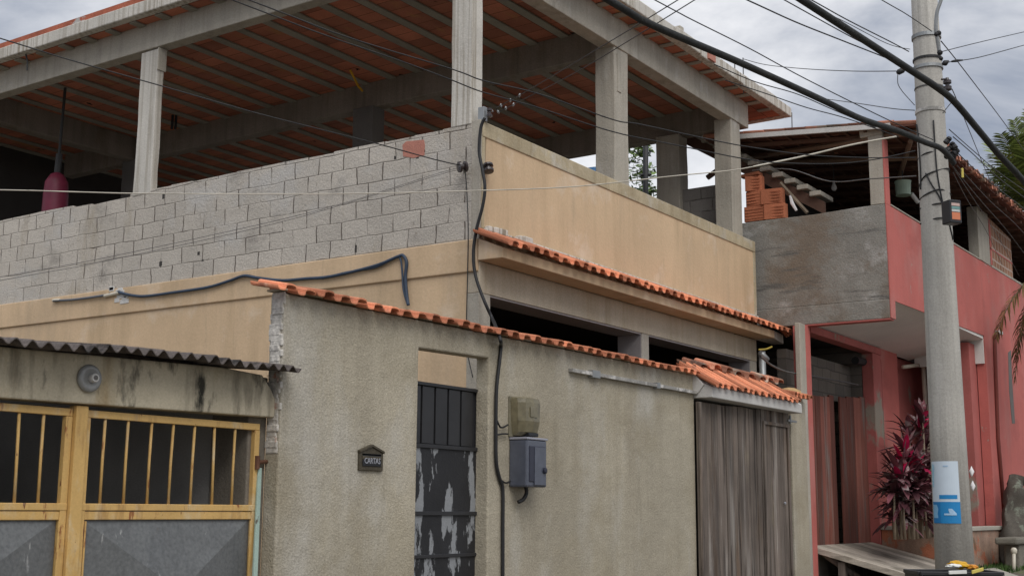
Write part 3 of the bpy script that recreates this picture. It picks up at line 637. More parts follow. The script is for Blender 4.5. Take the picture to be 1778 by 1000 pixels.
xa2 = 9.93; xb2 = 10.28; zb2, zt2 = onY(905, 845, YW-.16).z, onY(905, 762, YW-.16).z
mb = MB(); mb.box(xa2, xb2, YW-.21, YW, zb2, zt2); mb.build('case', BLUEBOX, BX, bevel=.018)
mb = MB(); mb.box(xa2+.035, xb2-.03, YW-.2185, YW-.205, zb2+.05, zt2-.06); mb.build('window', BLUEBOXD, BX, bevel=.006)
mb = MB(); mb.box(xa2+.115, xb2-.04, YW-.224, YW-.2186, zb2+.02, zt2-.07); mb.build('sliding_cover', BLUEBOX, BX, bevel=.004)
mb = MB(); mb.box(xa2-.006, xb2+.012, YW-.217, YW-.003, zt2-.002, zt2+.022); mb.build('lid', GLASSY, BX, bevel=.008)
mb = MB(); mb.box(xb2+.004, xb2+.10, YW-.03, YW-.002, zb2+.03, zt2-.01); mb.build('open_flap', GLASSY, BX, bevel=.004)
mb = MB(); mb.lathe([(.03,0),(.03,.018),(.018,.024)], (xb2-.07, YW-.224, zb2+.16), (0,-1,0), n=14); mb.build('seal', BLUEBOXD, BX)
mb = MB(); p = Vector((xa2+.16, YW-.09, zb2+.01)); mb.tube(smooth2([tuple(p), tuple(p+Vector((.015,-.0,-.06))), tuple(p+Vector((-.02,.01,-.12))), tuple(p+Vector((-.08,.03,-.15)))], 4), .019, 8); mb.build('elbow_conduit', CABLE, BX, smooth=True)

# ================================================================== GARAGE
GA = thing('garage', 'low garage with mildewed lintel and wavy dark roof sheets beside the wall', 'garage', (5.2, 6.9, GZ))
YG = 6.82
mb = MB(); e0, e1 = onY(0, 589, 6.58), onY(526, 641, 6.58); lz = lambda x: e0.z+(e1.z-e0.z)/(e1.x-e0.x)*(x-e0.x)-.012
mb.prism([(2.2,YG,3.115),(6.848,YG,3.172),(6.848,YG,3.30),(6.80,YG,3.38),(6.70,YG,lz(6.7)-.03),(6.3,YG,lz(6.3)),(2.2,YG,lz(2.2))], (0,.18,0)); mb.build('lintel', GARLINT, GA, bevel=.01)
mb = MB(); mb.box(6.675, 6.862, YG+.10, YG+.5, 1.2, 3.48); mb.build('gate_pier', DARKCONC if False else mat('grimy_pier_render', (.20,.175,.14), var=.2, streak=.5, scol=(.08,.07,.06), speck=.15, bump=.4), GA, bevel=.01)
mb = MB(); mb.box(2.2, 6.85, 11, 11.15, 1.2, 3.5); mb.box(2.0, 2.2, 6.82, 11.15, 1.2, 3.5); mb.build('back_wall', DARKIN, GA)
mb = MB(); mb.box(6.70, 6.85, YG+.5, 11, 1.2, 3.5); mb.build('inner_wall', mat('shaded_garage_plaster', (.42,.40,.37), var=.2, speck=.1, bump=.3), GA)
EY = 6.58
e0, e1 = onY(0, 589, EY), onY(526, 641, EY)
sl = (e1.z-e0.z)/(e1.x-e0.x)
mb = MB(); X0, X1 = 2.0, e1.x; NX = 470; rows = [EY, 6.72, 7.4, 9.2, 11.2]
vs = []
for t in (0, 1):
    for y in rows:
        for i in range(NX+1):
            x = X0+(X1-X0)*i/NX
            lift = .018 if (int((x-X0-.25)/.95) % 2) else 0
            rag = .012*mnoise.noise((x*4, y*2, 0)) + (.016*mnoise.noise((x*9, 5, 0)) if y == rows[0] else 0)
            vs.append((x, y + (.03*mnoise.noise((x*3, 1, 2)) if y == rows[0] else 0), e0.z+sl*(x-e0.x)+.021*math.cos(2*math.pi*(x-e0.x)/.112)+(y-EY)*.10+rag+lift-(.009 if t else 0)))
M_ = NX+1; NR = len(rows); o2 = M_*NR; fs = []
for j in range(NR-1):
    for i in range(NX):
        a = j*M_+i; fs += [(a, a+1, a+M_+1, a+M_), (o2+a, o2+a+M_, o2+a+M_+1, o2+a+1)]
for i in range(NX): fs.append((i, o2+i, o2+i+1, i+1))
for j in range(NR-1): fs.append((j*M_+NX, o2+j*M_+NX, o2+(j+1)*M_+NX, (j+1)*M_+NX))
mb.add(vs, fs); mb.build('corrugated_roof', FIBRO, GA)
# gate with bars above and pressed sheet panels below
GY = 6.90
def gx(px, py=800): return onY(px, py, GY).x
def gzz(px, py): return onY(px, py, GY).z
GGT = MB()
zt = 3.10; zm = gzz(240, 879); zm2 = gzz(240, 896); post0, post1 = gx(119), gx(140)
GGT.box(post0, post1, GY-.05, GY+.03, 1.4, zt+.04)
GG = GGT.build('mustard_gate', YGATE, GA, bevel=.006)
def leaf(xl_, xr_, bars, n):
    mb = MB(); t = .03
    mb.box(xl_, xr_, GY-.02, GY+.02, zt-.03, zt+.02)
    mb.box(xl_, xr_, GY-.025, GY+.02, zm-.028, zm+.018)
    mb.box(xr_-.05, xr_, GY-.022, GY+.022, 1.4, zt-.031); mb.box(xl_, xl_+.04, GY-.022, GY+.022, 1.4, zt-.031)
    mb.box(xl_+.041, xr_-.051, GY-.018, GY+.02, zm2-.022, zm-.032)
    lf = mb.build('gate_leaf', YGATE, GG, bevel=.005)
    return lf
bars1 = [gx(-12), gx(28.5), gx(70.5)]; bars2 = [gx(p) for p in (178, 218.5, 259.5, 297, 334.5, 370.5, 405.5)]
l1 = leaf(3.3, post0-.004, bars1, 1); l2 = leaf(post1+.004, gx(446), bars2, 2)
for b in bars1+bars2:
    mb = MB(); j = R.uniform(-.006, .006); mb.tube([(b+j, GY, zm+.01), (b+j*.3, GY+.002, (zm+zt)/2), (b-j, GY, zt-.02)], .0105, 6); mb.build('bar', YGATE, GG, smooth=True)
def panel(xa, xb, za, zb):   # sheet pressed into a low pyramid
    mb = MB(); xm, zmm = (xa+xb)/2, (za+zb)/2; d = .13
    c = [(xa, GY+.004, za), (xb, GY+.004, za), (xb, GY+.004, zb), (xa, GY+.004, zb)]; p = (xm, GY-d, zmm)
    mb.add(c+[p], [(0,1,4),(1,2,4),(2,3,4),(3,0,4)]); return mb.build('pressed_panel', SHEET, GG)
panel(3.35, post0-.06, 1.45, zm2-.022); panel(post1+.045, gx(446)-.052, 1.45, zm2-.022)
mb = MB(); a, b = post0-.062, post0-.048; mb.box(a, b, GY-.026, GY-.019, 1.45, zm2-.03)
mb.build('panel_bead', YGATE, GG)
for a, b in ((post1+.046, post1+.058), (gx(446)-.066, gx(446)-.052)):
    mb = MB(); mb.box(a, b, GY-.026, GY-.019, 1.45, zm2-.03); mb.build('panel_bead', YGATE, GG)
mb = MB(); p = onY(455, 803, GY-.03); mb.tube([p+Vector((-.06,0,0)), p+Vector((.07,.02,.01))], .016, 8); mb.tube([p+Vector((-.05,0,-.05)), p+Vector((-.05,0,.05))], .02, 8); mb.build('gate_hinge', RUST, GG)
# bulkhead lamp
c = onY(153, 657, YG)
BL = thing('wall_lamp', 'round frosted bulkhead lamp on the garage lintel', 'lamp', (c.x, YG, c.z))
mb = MB(); mb.lathe([(.088,0),(.092,.012),(.09,.02),(.08,.034),(.058,.03),(.04,.024),(.02,.02)], (c.x, YG, c.z), (0,-1,0), n=28); mb.build('reflector', LAMPGLASS, BL, smooth=True)
mb = MB(); mb.lathe([(.03,.018),(.03,.05),(.026,.06)], (c.x+.02, YG, c.z-.0), (-.1,-1,0.05), n=16); S_ = mb.build('socket', OFFW, BL, smooth=False)
mb = MB(); mb.lathe([(.016,.0605),(.016,.063)], (c.x+.02, YG, c.z-.0), (-.1,-1,0.05), n=14); mb.build('socket_hole', LAMPHOLE, S_)
# pale green strip leaning at the gate pier
mb = MB(); a, b = onY(452, 812, YG+.05), onY(443, 1010, YG-.02)
mb.prism([(a.x-.018,a.y,a.z),(a.x+.018,a.y,a.z),(b.x+.024,b.y,b.z-.3),(b.x-.02,b.y,b.z-.3)], (0,.018,0))
tag(mb.build('wooden_strip', MINT, bevel=.003), 'narrow pale mint green strip standing between yellow gate and grey pier', 'board')

# ================================================================== PINK HOUSE
P = thing('red_house', 'faded red two storey house with cantilevered grey side wall and open loggia', 'house', (24, 8, 1.6))
XP, YP, YB = 17.95, 5.5, 6.77
mb = MB(); mb.prism([(XP, 5.515, 5.56),(XP, 10.5, 5.56),(XP, 10.5, 6.97),(XP, 7.6, 6.975),(XP, 6.6, 6.965),(XP, 6.0, 6.985),(XP, 5.515, 6.99)], (.15,0,0)); mb.build('side_wall', GREYREND, P, bevel=.012)
mb = MB(); mb.box(XP-.012, XP+.16, 5.52, 10.5, 5.275, 5.559); mb.build('side_beam', GREYREND, P, bevel=.012)
mb = MB(); mb.box(XP-.014, XP+.165, 5.515, 6.9, 5.255, 5.274); mb.build('beam_trim', PINKD, P)
mb = MB(); mb.prism([(XP-.004, YP, 5.28),(18.16, YP, 5.28),(18.16, YP, 5.555),(23.40, YP, 5.66),(23.40, YP, 7.06),(XP-.004, YP, 6.99)], (0,.015,0)); mb.build('front_parapet', PINK, P)
mb = MB(); mb.box(18.16, 23.4, YP+.016, YP+.15, 5.67, 7.03); mb.build('parapet_core', GREYREND, P)
mb = MB(); mb.prism([(18.15,YP-.012,6.998),(23.42,YP-.012,7.062),(23.42,YP-.012,7.09),(18.15,YP-.012,7.02)], (0,.18,0)); mb.build('parapet_cap', CONC, P, bevel=.006)
mb = MB(); mb.prism([(23.405,YP,1.3),(34,YP,1.3),(34,YP,7.2),(23.405,YP,7.06)], (0,.16,0)); mb.build('front_wall', PINK, P)
mb = MB(); mb.prism([(24.3,YP-.008,7.075),(34,YP-.008,7.19),(34,YP-.008,7.235),(24.3,YP-.008,7.115)], (0,.18,0)); mb.build('sill_course', CONC, P)
mb = MB(); mb.prism([(18.11,YP+.016,5.60),(18.11,YB+.1,5.285),(18.11,YB+.1,5.34),(18.11,YP+.016,5.66)], (5.25,0,0)); mb.build('soffit', SOFFIT, P)
mb = MB(); mb.box(23.36, 23.404, YP+.02, YB, 5.15, 5.66); mb.build('porch_beam', WHITE, P, bevel=.004)
mb = MB(); mb.box(18.12, 18.14, 5.53, YB, 5.28, 5.66); mb.build('beam_lining', SOFFIT, P)
# ground floor
mb = MB(); mb.box(17.835, 18.03, YB, YB+.2, 1.3, 5.254); mb.build('gate_jamb', PINK, P, bevel=.006)
mb = MB(); mb.box(17.60, 17.834, YB+.002, YB+.08, 1.3, 5.265); mb.build('grey_jamb', CONC, P, bevel=.01)
mb = MB(); mb.box(18.06, 21.4, YB-.004, YB+.2, 5.17, 5.284); mb.build('porch_lintel', PINKD, P)
mb = MB(); mb.box(20.95, 21.38, YB, YB+.2, 1.3, 5.17); mb.build('gate_jamb', PINKD, P, bevel=.012)
mb = MB(); mb.box(21.38, 22.4, YB+.03, YB+.35, 1.3, 5.30); mb.build('porch_wall', PINK, P)
mb = MB(); mb.box(22.4, 28, YB+.2, YB+.4, 1.3, 5.30); mb.build('porch_wall', PINKD, P)
mb = MB(); mb.box(22.95, 25.5, 5.675, 5.9, 1.3, 5.50); mb.build('porch_wall', PINKD, P)
mb = MB(); mb.box(17.96, 18.09, 8.6, 12, 1.3, 5.26); mb.build('side_wall', GREYREND, P)
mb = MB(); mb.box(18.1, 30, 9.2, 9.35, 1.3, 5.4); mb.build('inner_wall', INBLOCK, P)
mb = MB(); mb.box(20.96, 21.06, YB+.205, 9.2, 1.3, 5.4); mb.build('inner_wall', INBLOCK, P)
mb = MB(); mb.box(18.1, 24, YB+.36, 9.2, 5.3, 5.4); mb.build('ceiling', DARKIN, P)
mb = MB(); mb.box(21.385, 21.40, YB+.0, YB+.029, 2, 5.1); mb.build('wall_edge', PINKD, P)
# red plank gate, two leaves
RY = 6.93
rg = None
def rx(px, py=800): return onY(px, py, RY).x
for (pa, pb, ta, tb) in ((1411, 1453, 686, 687), (1463, 1520, 688, 692)):
    mb = MB(); xa, xb = rx(pa), rx(pb); n = 5; rng = random.Random(pa)
    zA, zB = onY(pa, ta, RY).z, onY(pb, tb, RY).z
    for i in range(n):
        u0, u1 = xa+(xb-xa)*i/n, xa+(xb-xa)*(i+1)/n
        mb.box(u0, u1-.008, RY+rng.uniform(0,.012), RY+.04, 1.98, zA+(zB-zA)*i/n+rng.uniform(-.02,.02), rng.random())
    mb.build('gate_leaf', REDWOOD, P, bevel=.004)
mb = MB(); mb.box(rx(1411), rx(1453), RY+.045, RY+.085, 3.5, 3.6); mb.build('gate_ledge', REDWOOD, P)
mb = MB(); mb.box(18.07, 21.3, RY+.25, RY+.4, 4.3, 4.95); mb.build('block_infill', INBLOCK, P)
mb = MB(); p = onY(1492, 628, RY); mb.tube([p+Vector((-.2,0,0)), p+Vector((.2,0,.02))], .07, 8); mb.build('rolled_awning', CABLE, P)
# upper loggia
mb = MB(); mb.box(XP, 18.135, YP+.02, YP+.235, 6.992, 8.05); mb.build('corner_post', CONC, P, bevel=.008)
mb = MB(); mb.box(XP-.004, 18.145, YP-.002, YP+.019, 6.992, 8.0); mb.build('post_face', PINK, P)
mb = MB(); mb.prism([(XP,5.52,8.05),(XP,5.85,8.05),(XP,5.87,8.22),(XP,5.52,8.20)], (.2,0,0)); mb.build('corbel', CONC, P, bevel=.01)
mb = MB(); mb.box(23.46, 24.27, YP+.01, YP+.2, 7.09, 8.1); mb.build('loggia_pier', CONC, P, bevel=.01)
mb = MB(); mb.prism([(24.28,YP+.01,7.12),(26.1,YP+.01,7.14),(26.1,YP+.01,7.95),(24.28,YP+.01,8.05)], (0,.12,0)); mb.build('screen_blocks', LATTICE, P)
mb = MB(); mb.box(24.28, 26.1, YP+.004, YP+.009, 7.43, 7.46); mb.box(24.28, 24.40, YP+.004, YP+.0095, 7.12, 8.0); mb.build('screen_joint', PINK, P)
mb = MB(); mb.box(19.9, 34, 8.25, 8.4, 5.7, 8.4); mb.box(33.8, 34, 5.7, 8.25, 5.7, 8.4); mb.box(18.1, 34, 5.66, 8.25, 5.725, 5.8); mb.build('loggia_added_wall', DARKIN, P)  # unseen back wall added to keep light off the roof; end wall, floor
# roof of the loggia: rafters, battens, tiles
def rz(y): return 8.08+.095*(y-5.0)
mb = MB(); mb.hexa([(17.86,5.0,rz(5)),(34.5,5.0,rz(5)),(34.5,8.35,rz(8.35)),(17.86,8.35,rz(8.35)),(17.86,5.0,rz(5)+.03),(34.5,5.0,rz(5)+.03),(34.5,8.35,rz(8.35)+.03),(17.86,8.35,rz(8.35)+.03)]); ROOF = mb.build('loggia_roof', mat('shaded_underside_clay', (.12,.05,.035), var=.35, vs=2.5, speck=.2, bump=.4), P)  # clay colour lowered to put the shade under the roof into it
for i in range(26):
    x = 18.1+i*.62; mb = MB(); mb.hexa([(x,5.05,rz(5.05)-.085),(x+.06,5.05,rz(5.05)-.085),(x+.06,8.3,rz(8.3)-.085),(x,8.3,rz(8.3)-.085),(x,5.05,rz(5.05)-.03),(x+.06,5.05,rz(5.05)-.03),(x+.06,8.3,rz(8.3)-.03),(x,8.3,rz(8.3)-.03)]); mb.build('rafter', RAFTER, ROOF)
for i in range(11):
    y = 5.12+i*.31; mb = MB(); mb.box(17.9, 34.4, y, y+.04, rz(y)-.029, rz(y)-.002); mb.build('batten', RAFTER, ROOF)
mb = MB(); rng = random.Random(21)
for r_ in range(8):
    tile_run(mb, 17.84, 34.4, (5.45+.42*r_, rz(5.45+.42*r_)+.06), (4.94+.42*r_, rz(4.94+.42*r_)+.045), .21, .06, jit=.03, rng=rng)
mb.build('roof_tiles', OLDCLAY, ROOF)
mb = MB(); mb.hexa([(17.82,5.35,rz(5.35)-.02),(17.86,5.35,rz(5.35)-.02),(17.86,8.0,rz(8.0)-.02),(17.82,8.0,rz(8.0)-.02),(17.82,5.35,rz(5.35)+.055),(17.86,5.35,rz(5.35)+.055),(17.86,8.0,rz(8.0)+.055),(17.82,8.0,rz(8.0)+.055)]); mb.build('verge_board', OFFW, ROOF)
mb = MB()
for i in range(9):
    y = 5.3+i*.34; q = MB().tube([(17.85,y,rz(y)+.075),(17.87,y+.36,rz(y+.36)+.085)], .028, 8); mb.add(q.v, q.f, R.random())
mb.build('verge_tiles', OLDCLAY, ROOF)
for (a, b, r_) in ((( 18.0,5.7,8.02),(18.9,8.0,8.32),.045), ((18.3,5.2,7.98),(21.5,6.4,8.12),.04), ((18.05,5.0,8.03),(18.1,5.9,8.10),.05), ((19.4,5.05,7.99),(19.2,7.9,8.27),.05)):
    mb = MB(); mb.tube([a, b], r_, 6); mb.build('roof_timber', mat('loose_timber', (.20,.13,.09), var=.3, bump=.3) if 'loose_timber' not in MAT else MAT['loose_timber'], ROOF)
# wooden stair climbing behind the side wall
mb = MB(); a, b = onX(1183, 247, 18.25), onX(1432, 372, 18.25); dv = (b-a).normalized(); up = Vector((0,0,1))
mb.hexa([tuple(a), tuple(a+Vector((.06,0,0))), tuple(b+Vector((.06,0,0))), tuple(b), tuple(a+up*.2), tuple(a+up*.2+Vector((.06,0,0))), tuple(b+up*.2+Vector((.06,0,0))), tuple(b+up*.2)])
ST = mb.build('open_stair', RAFTER, P)
for i in range(12):
    q = a+(b-a)*((i+.3)/12)+up*.24; mb = MB(); mb.box(18.18, 18.75, q.y-.11, q.y+.07, q.z-.03, q.z+.045); mb.build('tread', CONC, ST, bevel=.01)
mb = MB(); p, q = onX(1253, 291, 18.2), onX(1228, 309, 18.2); mb.tube([p, q], .045, 6); mb.build('stair_strut', RAFTER, ST)
# white pipes under the porch
mb = MB(); p0, p1, p2 = onY(1568, 637, 6.7), onY(1603, 633, 6.7), onY(1618, 888, 6.62)
mb.tube([p0, p1], .035, 10); mb.tube([p1+Vector((0,0,.08)), p1, p2], .042, 10); tag(mb.build('drain_pipe', PVC, smooth=True), 'cream plastic downpipe with side branch behind the red leaved plant', 'pipe')
# dark downpipe and stain on right wall
mb = MB(); pts = [onY(*q, YP-.03) for q in ((1727,582),(1729,650),(1733,760),(1745,905))]; mb.tube(pts, .035, 8); tag(mb.build('drain_pipe', mat('dark_red_pipe', (.18,.05,.04), var=.2), smooth=True), 'dark red downpipe running down the right hand red wall', 'pipe')
mb = MB(); p = onY(1730, 578, YP); mb.box(p.x-.1, p.x+.14, YP-.09, YP, p.z-.03, p.z+.035); tag(mb.build('security_light', WHITE, bevel=.01), 'small white light fitting on the red wall above the dark pipe', 'light')
mb = MB(); q = [onY(*c_, YP) for c_ in ((1750,612),(1755,608),(1757,660),(1762,735),(1757,735),(1752,680))]; mb.prism([(v.x,YP-.006,v.z) for v in q], (0,.01,0)); mb.build('damp_stain', DARKCONC, P)

# hollow clay bricks stacked on the wall top
br0 = MB(); L_, Hh, D_ = .29, .19, .14
proto = None
spots = [(7.60,6.99,0,'lower left by the pillar'),(7.26,6.985,.02,'lower right at open end'),(7.57,7.235,-.015,'middle left by the pillar'),(7.30,7.232,.03,'middle right under the timber'),(7.60,7.482,.02,'topmost of the stack'),(7.66,7.73,-.03,'flat piece crowning the stack')]
for i, (y, zz, sk, nm) in enumerate(spots):
    mb = MB(); tn = R.random(); L2 = .165 if i != 4 else .13; hh = .24 if i < 5 else .05
    mb.hexa([(17.97+sk,y-L2,zz),(18.12,y-L2,zz),(18.12,y+L2,zz),(17.97-sk,y+L2,zz),(17.97+sk,y-L2,zz+hh),(18.12,y-L2,zz+hh),(18.12,y+L2,zz+hh),(17.97-sk,y+L2,zz+hh)], tn)
    if i < 5:
        for k in range(1, 5): mb.box(17.962, 17.9695-abs(sk)*0, y-L2+.01, y+L2-.01, zz+hh*k/5-.012, zz+hh*k/5+.012, tn)
    tag(mb.build('clay_brick', CLAYB, bevel=.005), 'orange hollow clay brick on grey side wall, '+nm, 'brick', 'bricks stacked on the grey side wall')
mb = MB(); p, q = onX(1355, 318, 18.12), onX(1402, 370, 18.12); mb.tube([p, q], .03, 6); tag(mb.build('timber_offcut', STEM), 'brown timber offcut leaning on the stacked clay bricks', 'timber')
mb = MB(); p, q = onX(1372, 340, 18.1), onX(1383, 366, 18.1); mb.tube([p, (p+q)/2+Vector((0,.02,0)), q], [.02,.03,.02], 6); tag(mb.build('plastic_scrap', CLOTHW), 'thin white plastic scrap beside the timber offcut', 'scrap')
# things hanging in the loggia
p = onY(1568, 327, 5.85); BK = thing('plastic_bucket', 'pale green plastic bucket hanging under the dark loggia roof', 'bucket', p)
s_ = depth(p)/FPX
mb = MB(); mb.lathe([(13*s_,-13*s_),(12.5*s_,-12*s_),(13.5*s_,8*s_),(14.5*s_,12*s_),(13*s_,12*s_),(11*s_,-10*s_),(0.01,-10*s_)], p, n=20); mb.build('pail', BUCKET, BK, smooth=False)
mb = MB(); mb.tube([p+Vector((0,0,12*s_)), p+Vector((0,0,.55))], .012, 6); mb.build('cord', ROPE, BK)
mb = MB(); mb.tube([p+Vector((10*s_,-.1,-9*s_)), p+Vector((26*s_,-.16,-22*s_))], .035, 8); mb.build('spout', OFFW, BK)
p = onY(1448, 322, 6.9); PB = thing('pendant_bulb', 'small white pendant bulb in the dark loggia above grey wall', 'lamp', p)
mb = MB(); mb.lathe([(.02,.06),(.022,.02),(.045,-.03),(.045,-.06),(.02,-.095)], p, n=14); mb.build('bulb', OFFW, PB, smooth=True)
mb = MB(); mb.tube([p+Vector((0,0,.06)), p+Vector((0,0,.95))], .008, 6); mb.build('flex', ROPE, PB)

# ================================================================== RAMP, PLANTER, PLANTS
RM = thing('gate_ramp', 'worn plank ramp sloping down from the red plank gate', 'ramp', (19.5, 6.2, 1.6))
mb = MB()
for i in range(9):
    xa, xb = 18.06+i*.316, 18.06+(i+1)*.316; tn = R.random()
    za, zb_ = 2.0, 1.50
    mb.hexa([(xa,4.95,zb_-.09),(xb-.016,4.95,zb_-.09),(xb-.016,6.9,za-.09),(xa,6.9,za-.09),(xa,4.95,zb_),(xb-.016,4.95,zb_),(xb-.016,6.9,za),(xa,6.9,za)], tn)
mb.build('planking', RAMPM, RM, bevel=.006)
mb = MB(); mb.tube([(18.15,6.75,1.9),(18.3,6.2,1.5)], .05, 8); mb.tube([(20.7,6.75,1.9),(20.7,6.2,1.5)], .05, 8); mb.box(18.1,20.88,6.4,6.5,1.4,1.77); mb.build('support', OLDWOOD, RM)
mb = MB(); mb.box(18.06, 20.95, 6.9, 8.2, 1.3, 1.985); mb.build('threshold', CONC, RM)
PLN = thing('planter', 'low worn brick planter holding the red leaved plant under the porch', 'planter', (22, 6, 1.5))
mb = MB(); mb.box(20.97, 21.1, 5.35, 6.76, 1.35, 2.2); mb.box(21.1, 23.2, 5.35, 5.48, 1.35, 2.2); mb.box(23.08,23.2,5.48,5.49,1.35,2.2); mb.build('wall', PLANTERM, PLN, bevel=.01)
mb = MB(); mb.box(20.94, 21.13, 5.32, 6.765, 2.201, 2.27); mb.box(21.13, 23.23, 5.32, 5.51, 2.201, 2.27); mb.build('coping', PATHM, PLN, bevel=.01)
mb = MB(); mb.box(21.1, 23.08, 5.48, 6.8, 1.4, 2.14); mb.build('soil', GROUND, PLN)
def blade(mb, base, d, L, w, droop, tone, side=None, n=6, fold=.25):
    d = Vector(d).normalized(); s = side or d.cross(Vector((0,0,1)))
    s = Vector(s); s = s.normalized() if s.length > 1e-4 else Vector((1,0,0))
    p = Vector(base); vs = []; dd = d.copy()
    for i in range(n+1):
        t = i/n; ww = w*(math.sin(math.pi*min(1, .12+t*.88))**.7)*(1 if t < 1 else .05)
        nrm = s.cross(dd).normalized()
        vs += [p-s*ww, p+nrm*(-fold*ww), p+s*ww]
        p = p+dd*(L/n); dd = (dd+Vector((0,0,-droop/n))).normalized()
    fs = []
    for i in range(n):
        a = i*3; fs += [(a,a+1,a+4,a+3),(a+1,a+2,a+5,a+4)]
    mb.add(vs, fs, tone)
CP = thing('cordyline_plant', 'dark purple and magenta strap leaved plant beside the pole', 'plant', (21.9, 6.0, 2.14))
lm, mm, sm = MB(), MB(), MB(); rng = random.Random(31)
heads = []   # (pixel x, pixel y, leaves, magenta)
for hx, hy, nl, mg, yy in ((1568,800,26,1,5.9),(1590,812,24,1,5.8),(1600,745,26,.5,6.1),(1602,722,12,1,5.95),(1578,748,16,0,6.2),(1556,822,24,0,6.15),(1610,800,26,0,5.85),(1574,842,26,0,5.75),(1600,850,26,0,5.7),(1560,868,20,0,5.9),(1614,860,20,0,5.9),(1586,880,20,0,5.8),(1606,775,20,.2,6.2),(1625,835,20,0,6.0),(1640,800,18,0,6.0),(1566,888,22,0,5.8),(1600,885,22,0,5.75),(1548,850,16,0,6.1),(1580,822,22,.6,5.8),(1612,880,18,0,5.8),(1590,780,20,0,5.95),(1554,890,14,0,5.9),(1572,772,22,.2,5.95),(1552,838,22,0,5.75),(1568,858,24,0,5.65),(1590,868,24,0,5.65),(1584,845,22,0,5.6),(1602,828,24,0,5.65),(1562,820,22,.3,5.7)):
    h = onY(hx, hy, yy); sm.tube([(h.x+rng.uniform(-.1,.1), h.y, 2.1), (h.x+rng.uniform(-.04,.04), h.y, (2.1+h.z)/2), tuple(h)], [.022,.018,.014], 6)
    for i in range(nl):
        az = rng.uniform(0, 2*math.pi); el = rng.uniform(-.35, 1.25) if not (mg and i < nl*.5) else rng.uniform(.6, 1.45)
        dv = Vector((math.cos(az)*math.cos(el), math.sin(az)*math.cos(el), math.sin(el)))
        target = mm if (mg and rng.random() < mg*.3 and el > .1) else lm
        blade(target, h-Vector((0,0,rng.uniform(0,.16))), dv, rng.uniform(.28,.50), rng.uniform(.034,.064), rng.uniform(.5,1.6), rng.random())
lm.build('leaves', LEAF, CP, smooth=True); mm.build('young_leaves', LEAFM, CP, smooth=True); sm.build('stems', STEM, CP, smooth=True)
# stump, slab, stub pipe on the right
SM = thing('tree_stump', 'grey bark tree stump against the red wall at right', 'tree stump', (25.4, 5.2, 1.6))
mb = MB(); p0 = onY(1760, 975, 5.15); tp = onY(1766, 832, 5.15); pts = [Vector((p0.x,5.15,1.55)), Vector((p0.x-.03,5.15,2.0)), Vector(((p0.x*.6+tp.x*.4),5.17,2.5)), tp]
pts = smooth2([tuple(p) for p in pts], 6); mb.tube(pts, [.27-.10*(i/(len(pts)-1))**.6 for i in range(len(pts))], 22)
mb.v = [tuple(Vector(v)+Vector((1,1,0))*(.13*mnoise.noise((v[0]*4,v[1]*4,v[2]*3.2))+.05*mnoise.noise((v[0]*14,v[1]*14,v[2]*5)))) for v in mb.v]; mb.build('trunk', BARK, SM, smooth=True)
mb = MB(); q = onY(1757, 938, 4.9); mb.box(q.x-.32, q.x+1.2, 4.75, 5.1, q.z-.06, q.z+.05); mb.box(q.x+.05, q.x+.9, 4.8, 5.05, 1.5, q.z-.061); tag(mb.build('stone_slab', mat('mossy_stone', (.2,.185,.15), var=.3, speck=.2, bump=.7), bevel=.03), 'mossy stone slab seat at the foot of the stump', 'slab')
a, b = onY(1760.5, 956, 4.7), onY(1760, 990, 4.7)
mb = MB(); mb.tube([Vector((b.x,b.y,1.55)), a], .028, 10); ob = mb.build('pipe_stub', PVC, smooth=True); tag(ob, 'short cream standpipe with round cap rising from the grass', 'pipe')
mb = MB(); mb.lathe([(.03,-.05),(.045,-.03),(.05,.02),(.03,.05),(.005,.055)], a, n=12); mb.build('cap', PVC, ob, smooth=True)
# grass and path
mb = MB(); rng = random.Random(5)
for i in range(9000):
    x = rng.uniform(20, 31); y = rng.uniform(3.4, 5.45)
    if y < 4.6+.0*(x-22) and x < 22.0: continue
    z = gz(x, y)+.01; az = rng.uniform(0, 6.28); h = rng.uniform(.03, .09); w = .012
    dx, dy = math.cos(az)*w, math.sin(az)*w
    mb.add([(x-dx,y-dy,z),(x+dx,y+dy,z),(x+dy*2*rng.uniform(-1,1),y-dx*2,z+h)], [(0,1,2)], rng.random())
kind(mb.build('grass', GRASSM), 'stuff')
q = [onZ(*c_, 1.645) for c_ in ((1716,986),(1728,985),(1790,1006),(1790,1060),(1690,1060),(1690,992))]
mb = MB(); mb.prism([tuple(v) for v in q], (0,0,-.08)); kind(mb.build('path', PATHM, bevel=.008), 'structure')

# ================================================================== UTILITY POLE
PX, PY = 11.28, 3.01
U = thing('utility_pole', 'tall grey concrete utility pole wrapped with bands and cables', 'pole', (PX, PY, 1.4))
mb = MB(); mb.tube([(PX,PY,1.2),(PX,PY,3.5),(PX,PY,6),(PX,PY,9.5)], [.170,.149,.128,.098], 28); mb.build('shaft', POLEM, U, smooth=True)
def pz(py, px=1610): return onX(px, py, PX-.05).z
def pr(z): return .170-.0087*(z-1.2)
for py, h, w, m in ((62,.035,.012,GALV),(102,.02,.01,CABLE),(117,.03,.012,GALV),(152,.012,.006,GREYWIRE),(193,.03,.008,WHITEMETAL)):
    z = pz(py); r = pr(z); mb = MB(); mb.lathe([(r-.003,-h/2),(r+w,-h/2),(r+w,h/2),(r-.003,h/2)], (PX,PY,z), n=28); mb.build('band', m, U)
def pole_wrap(pts):   # wire lying on the pole surface, given angle (deg from the camera side) and z
    out = []
    for an, z in pts:
        a = math.atan2(-PY, -PX)+rad(an); out.append((PX+(pr(z)+.006)*math.cos(a), PY+(pr(z)+.006)*math.sin(a), z))
    return out
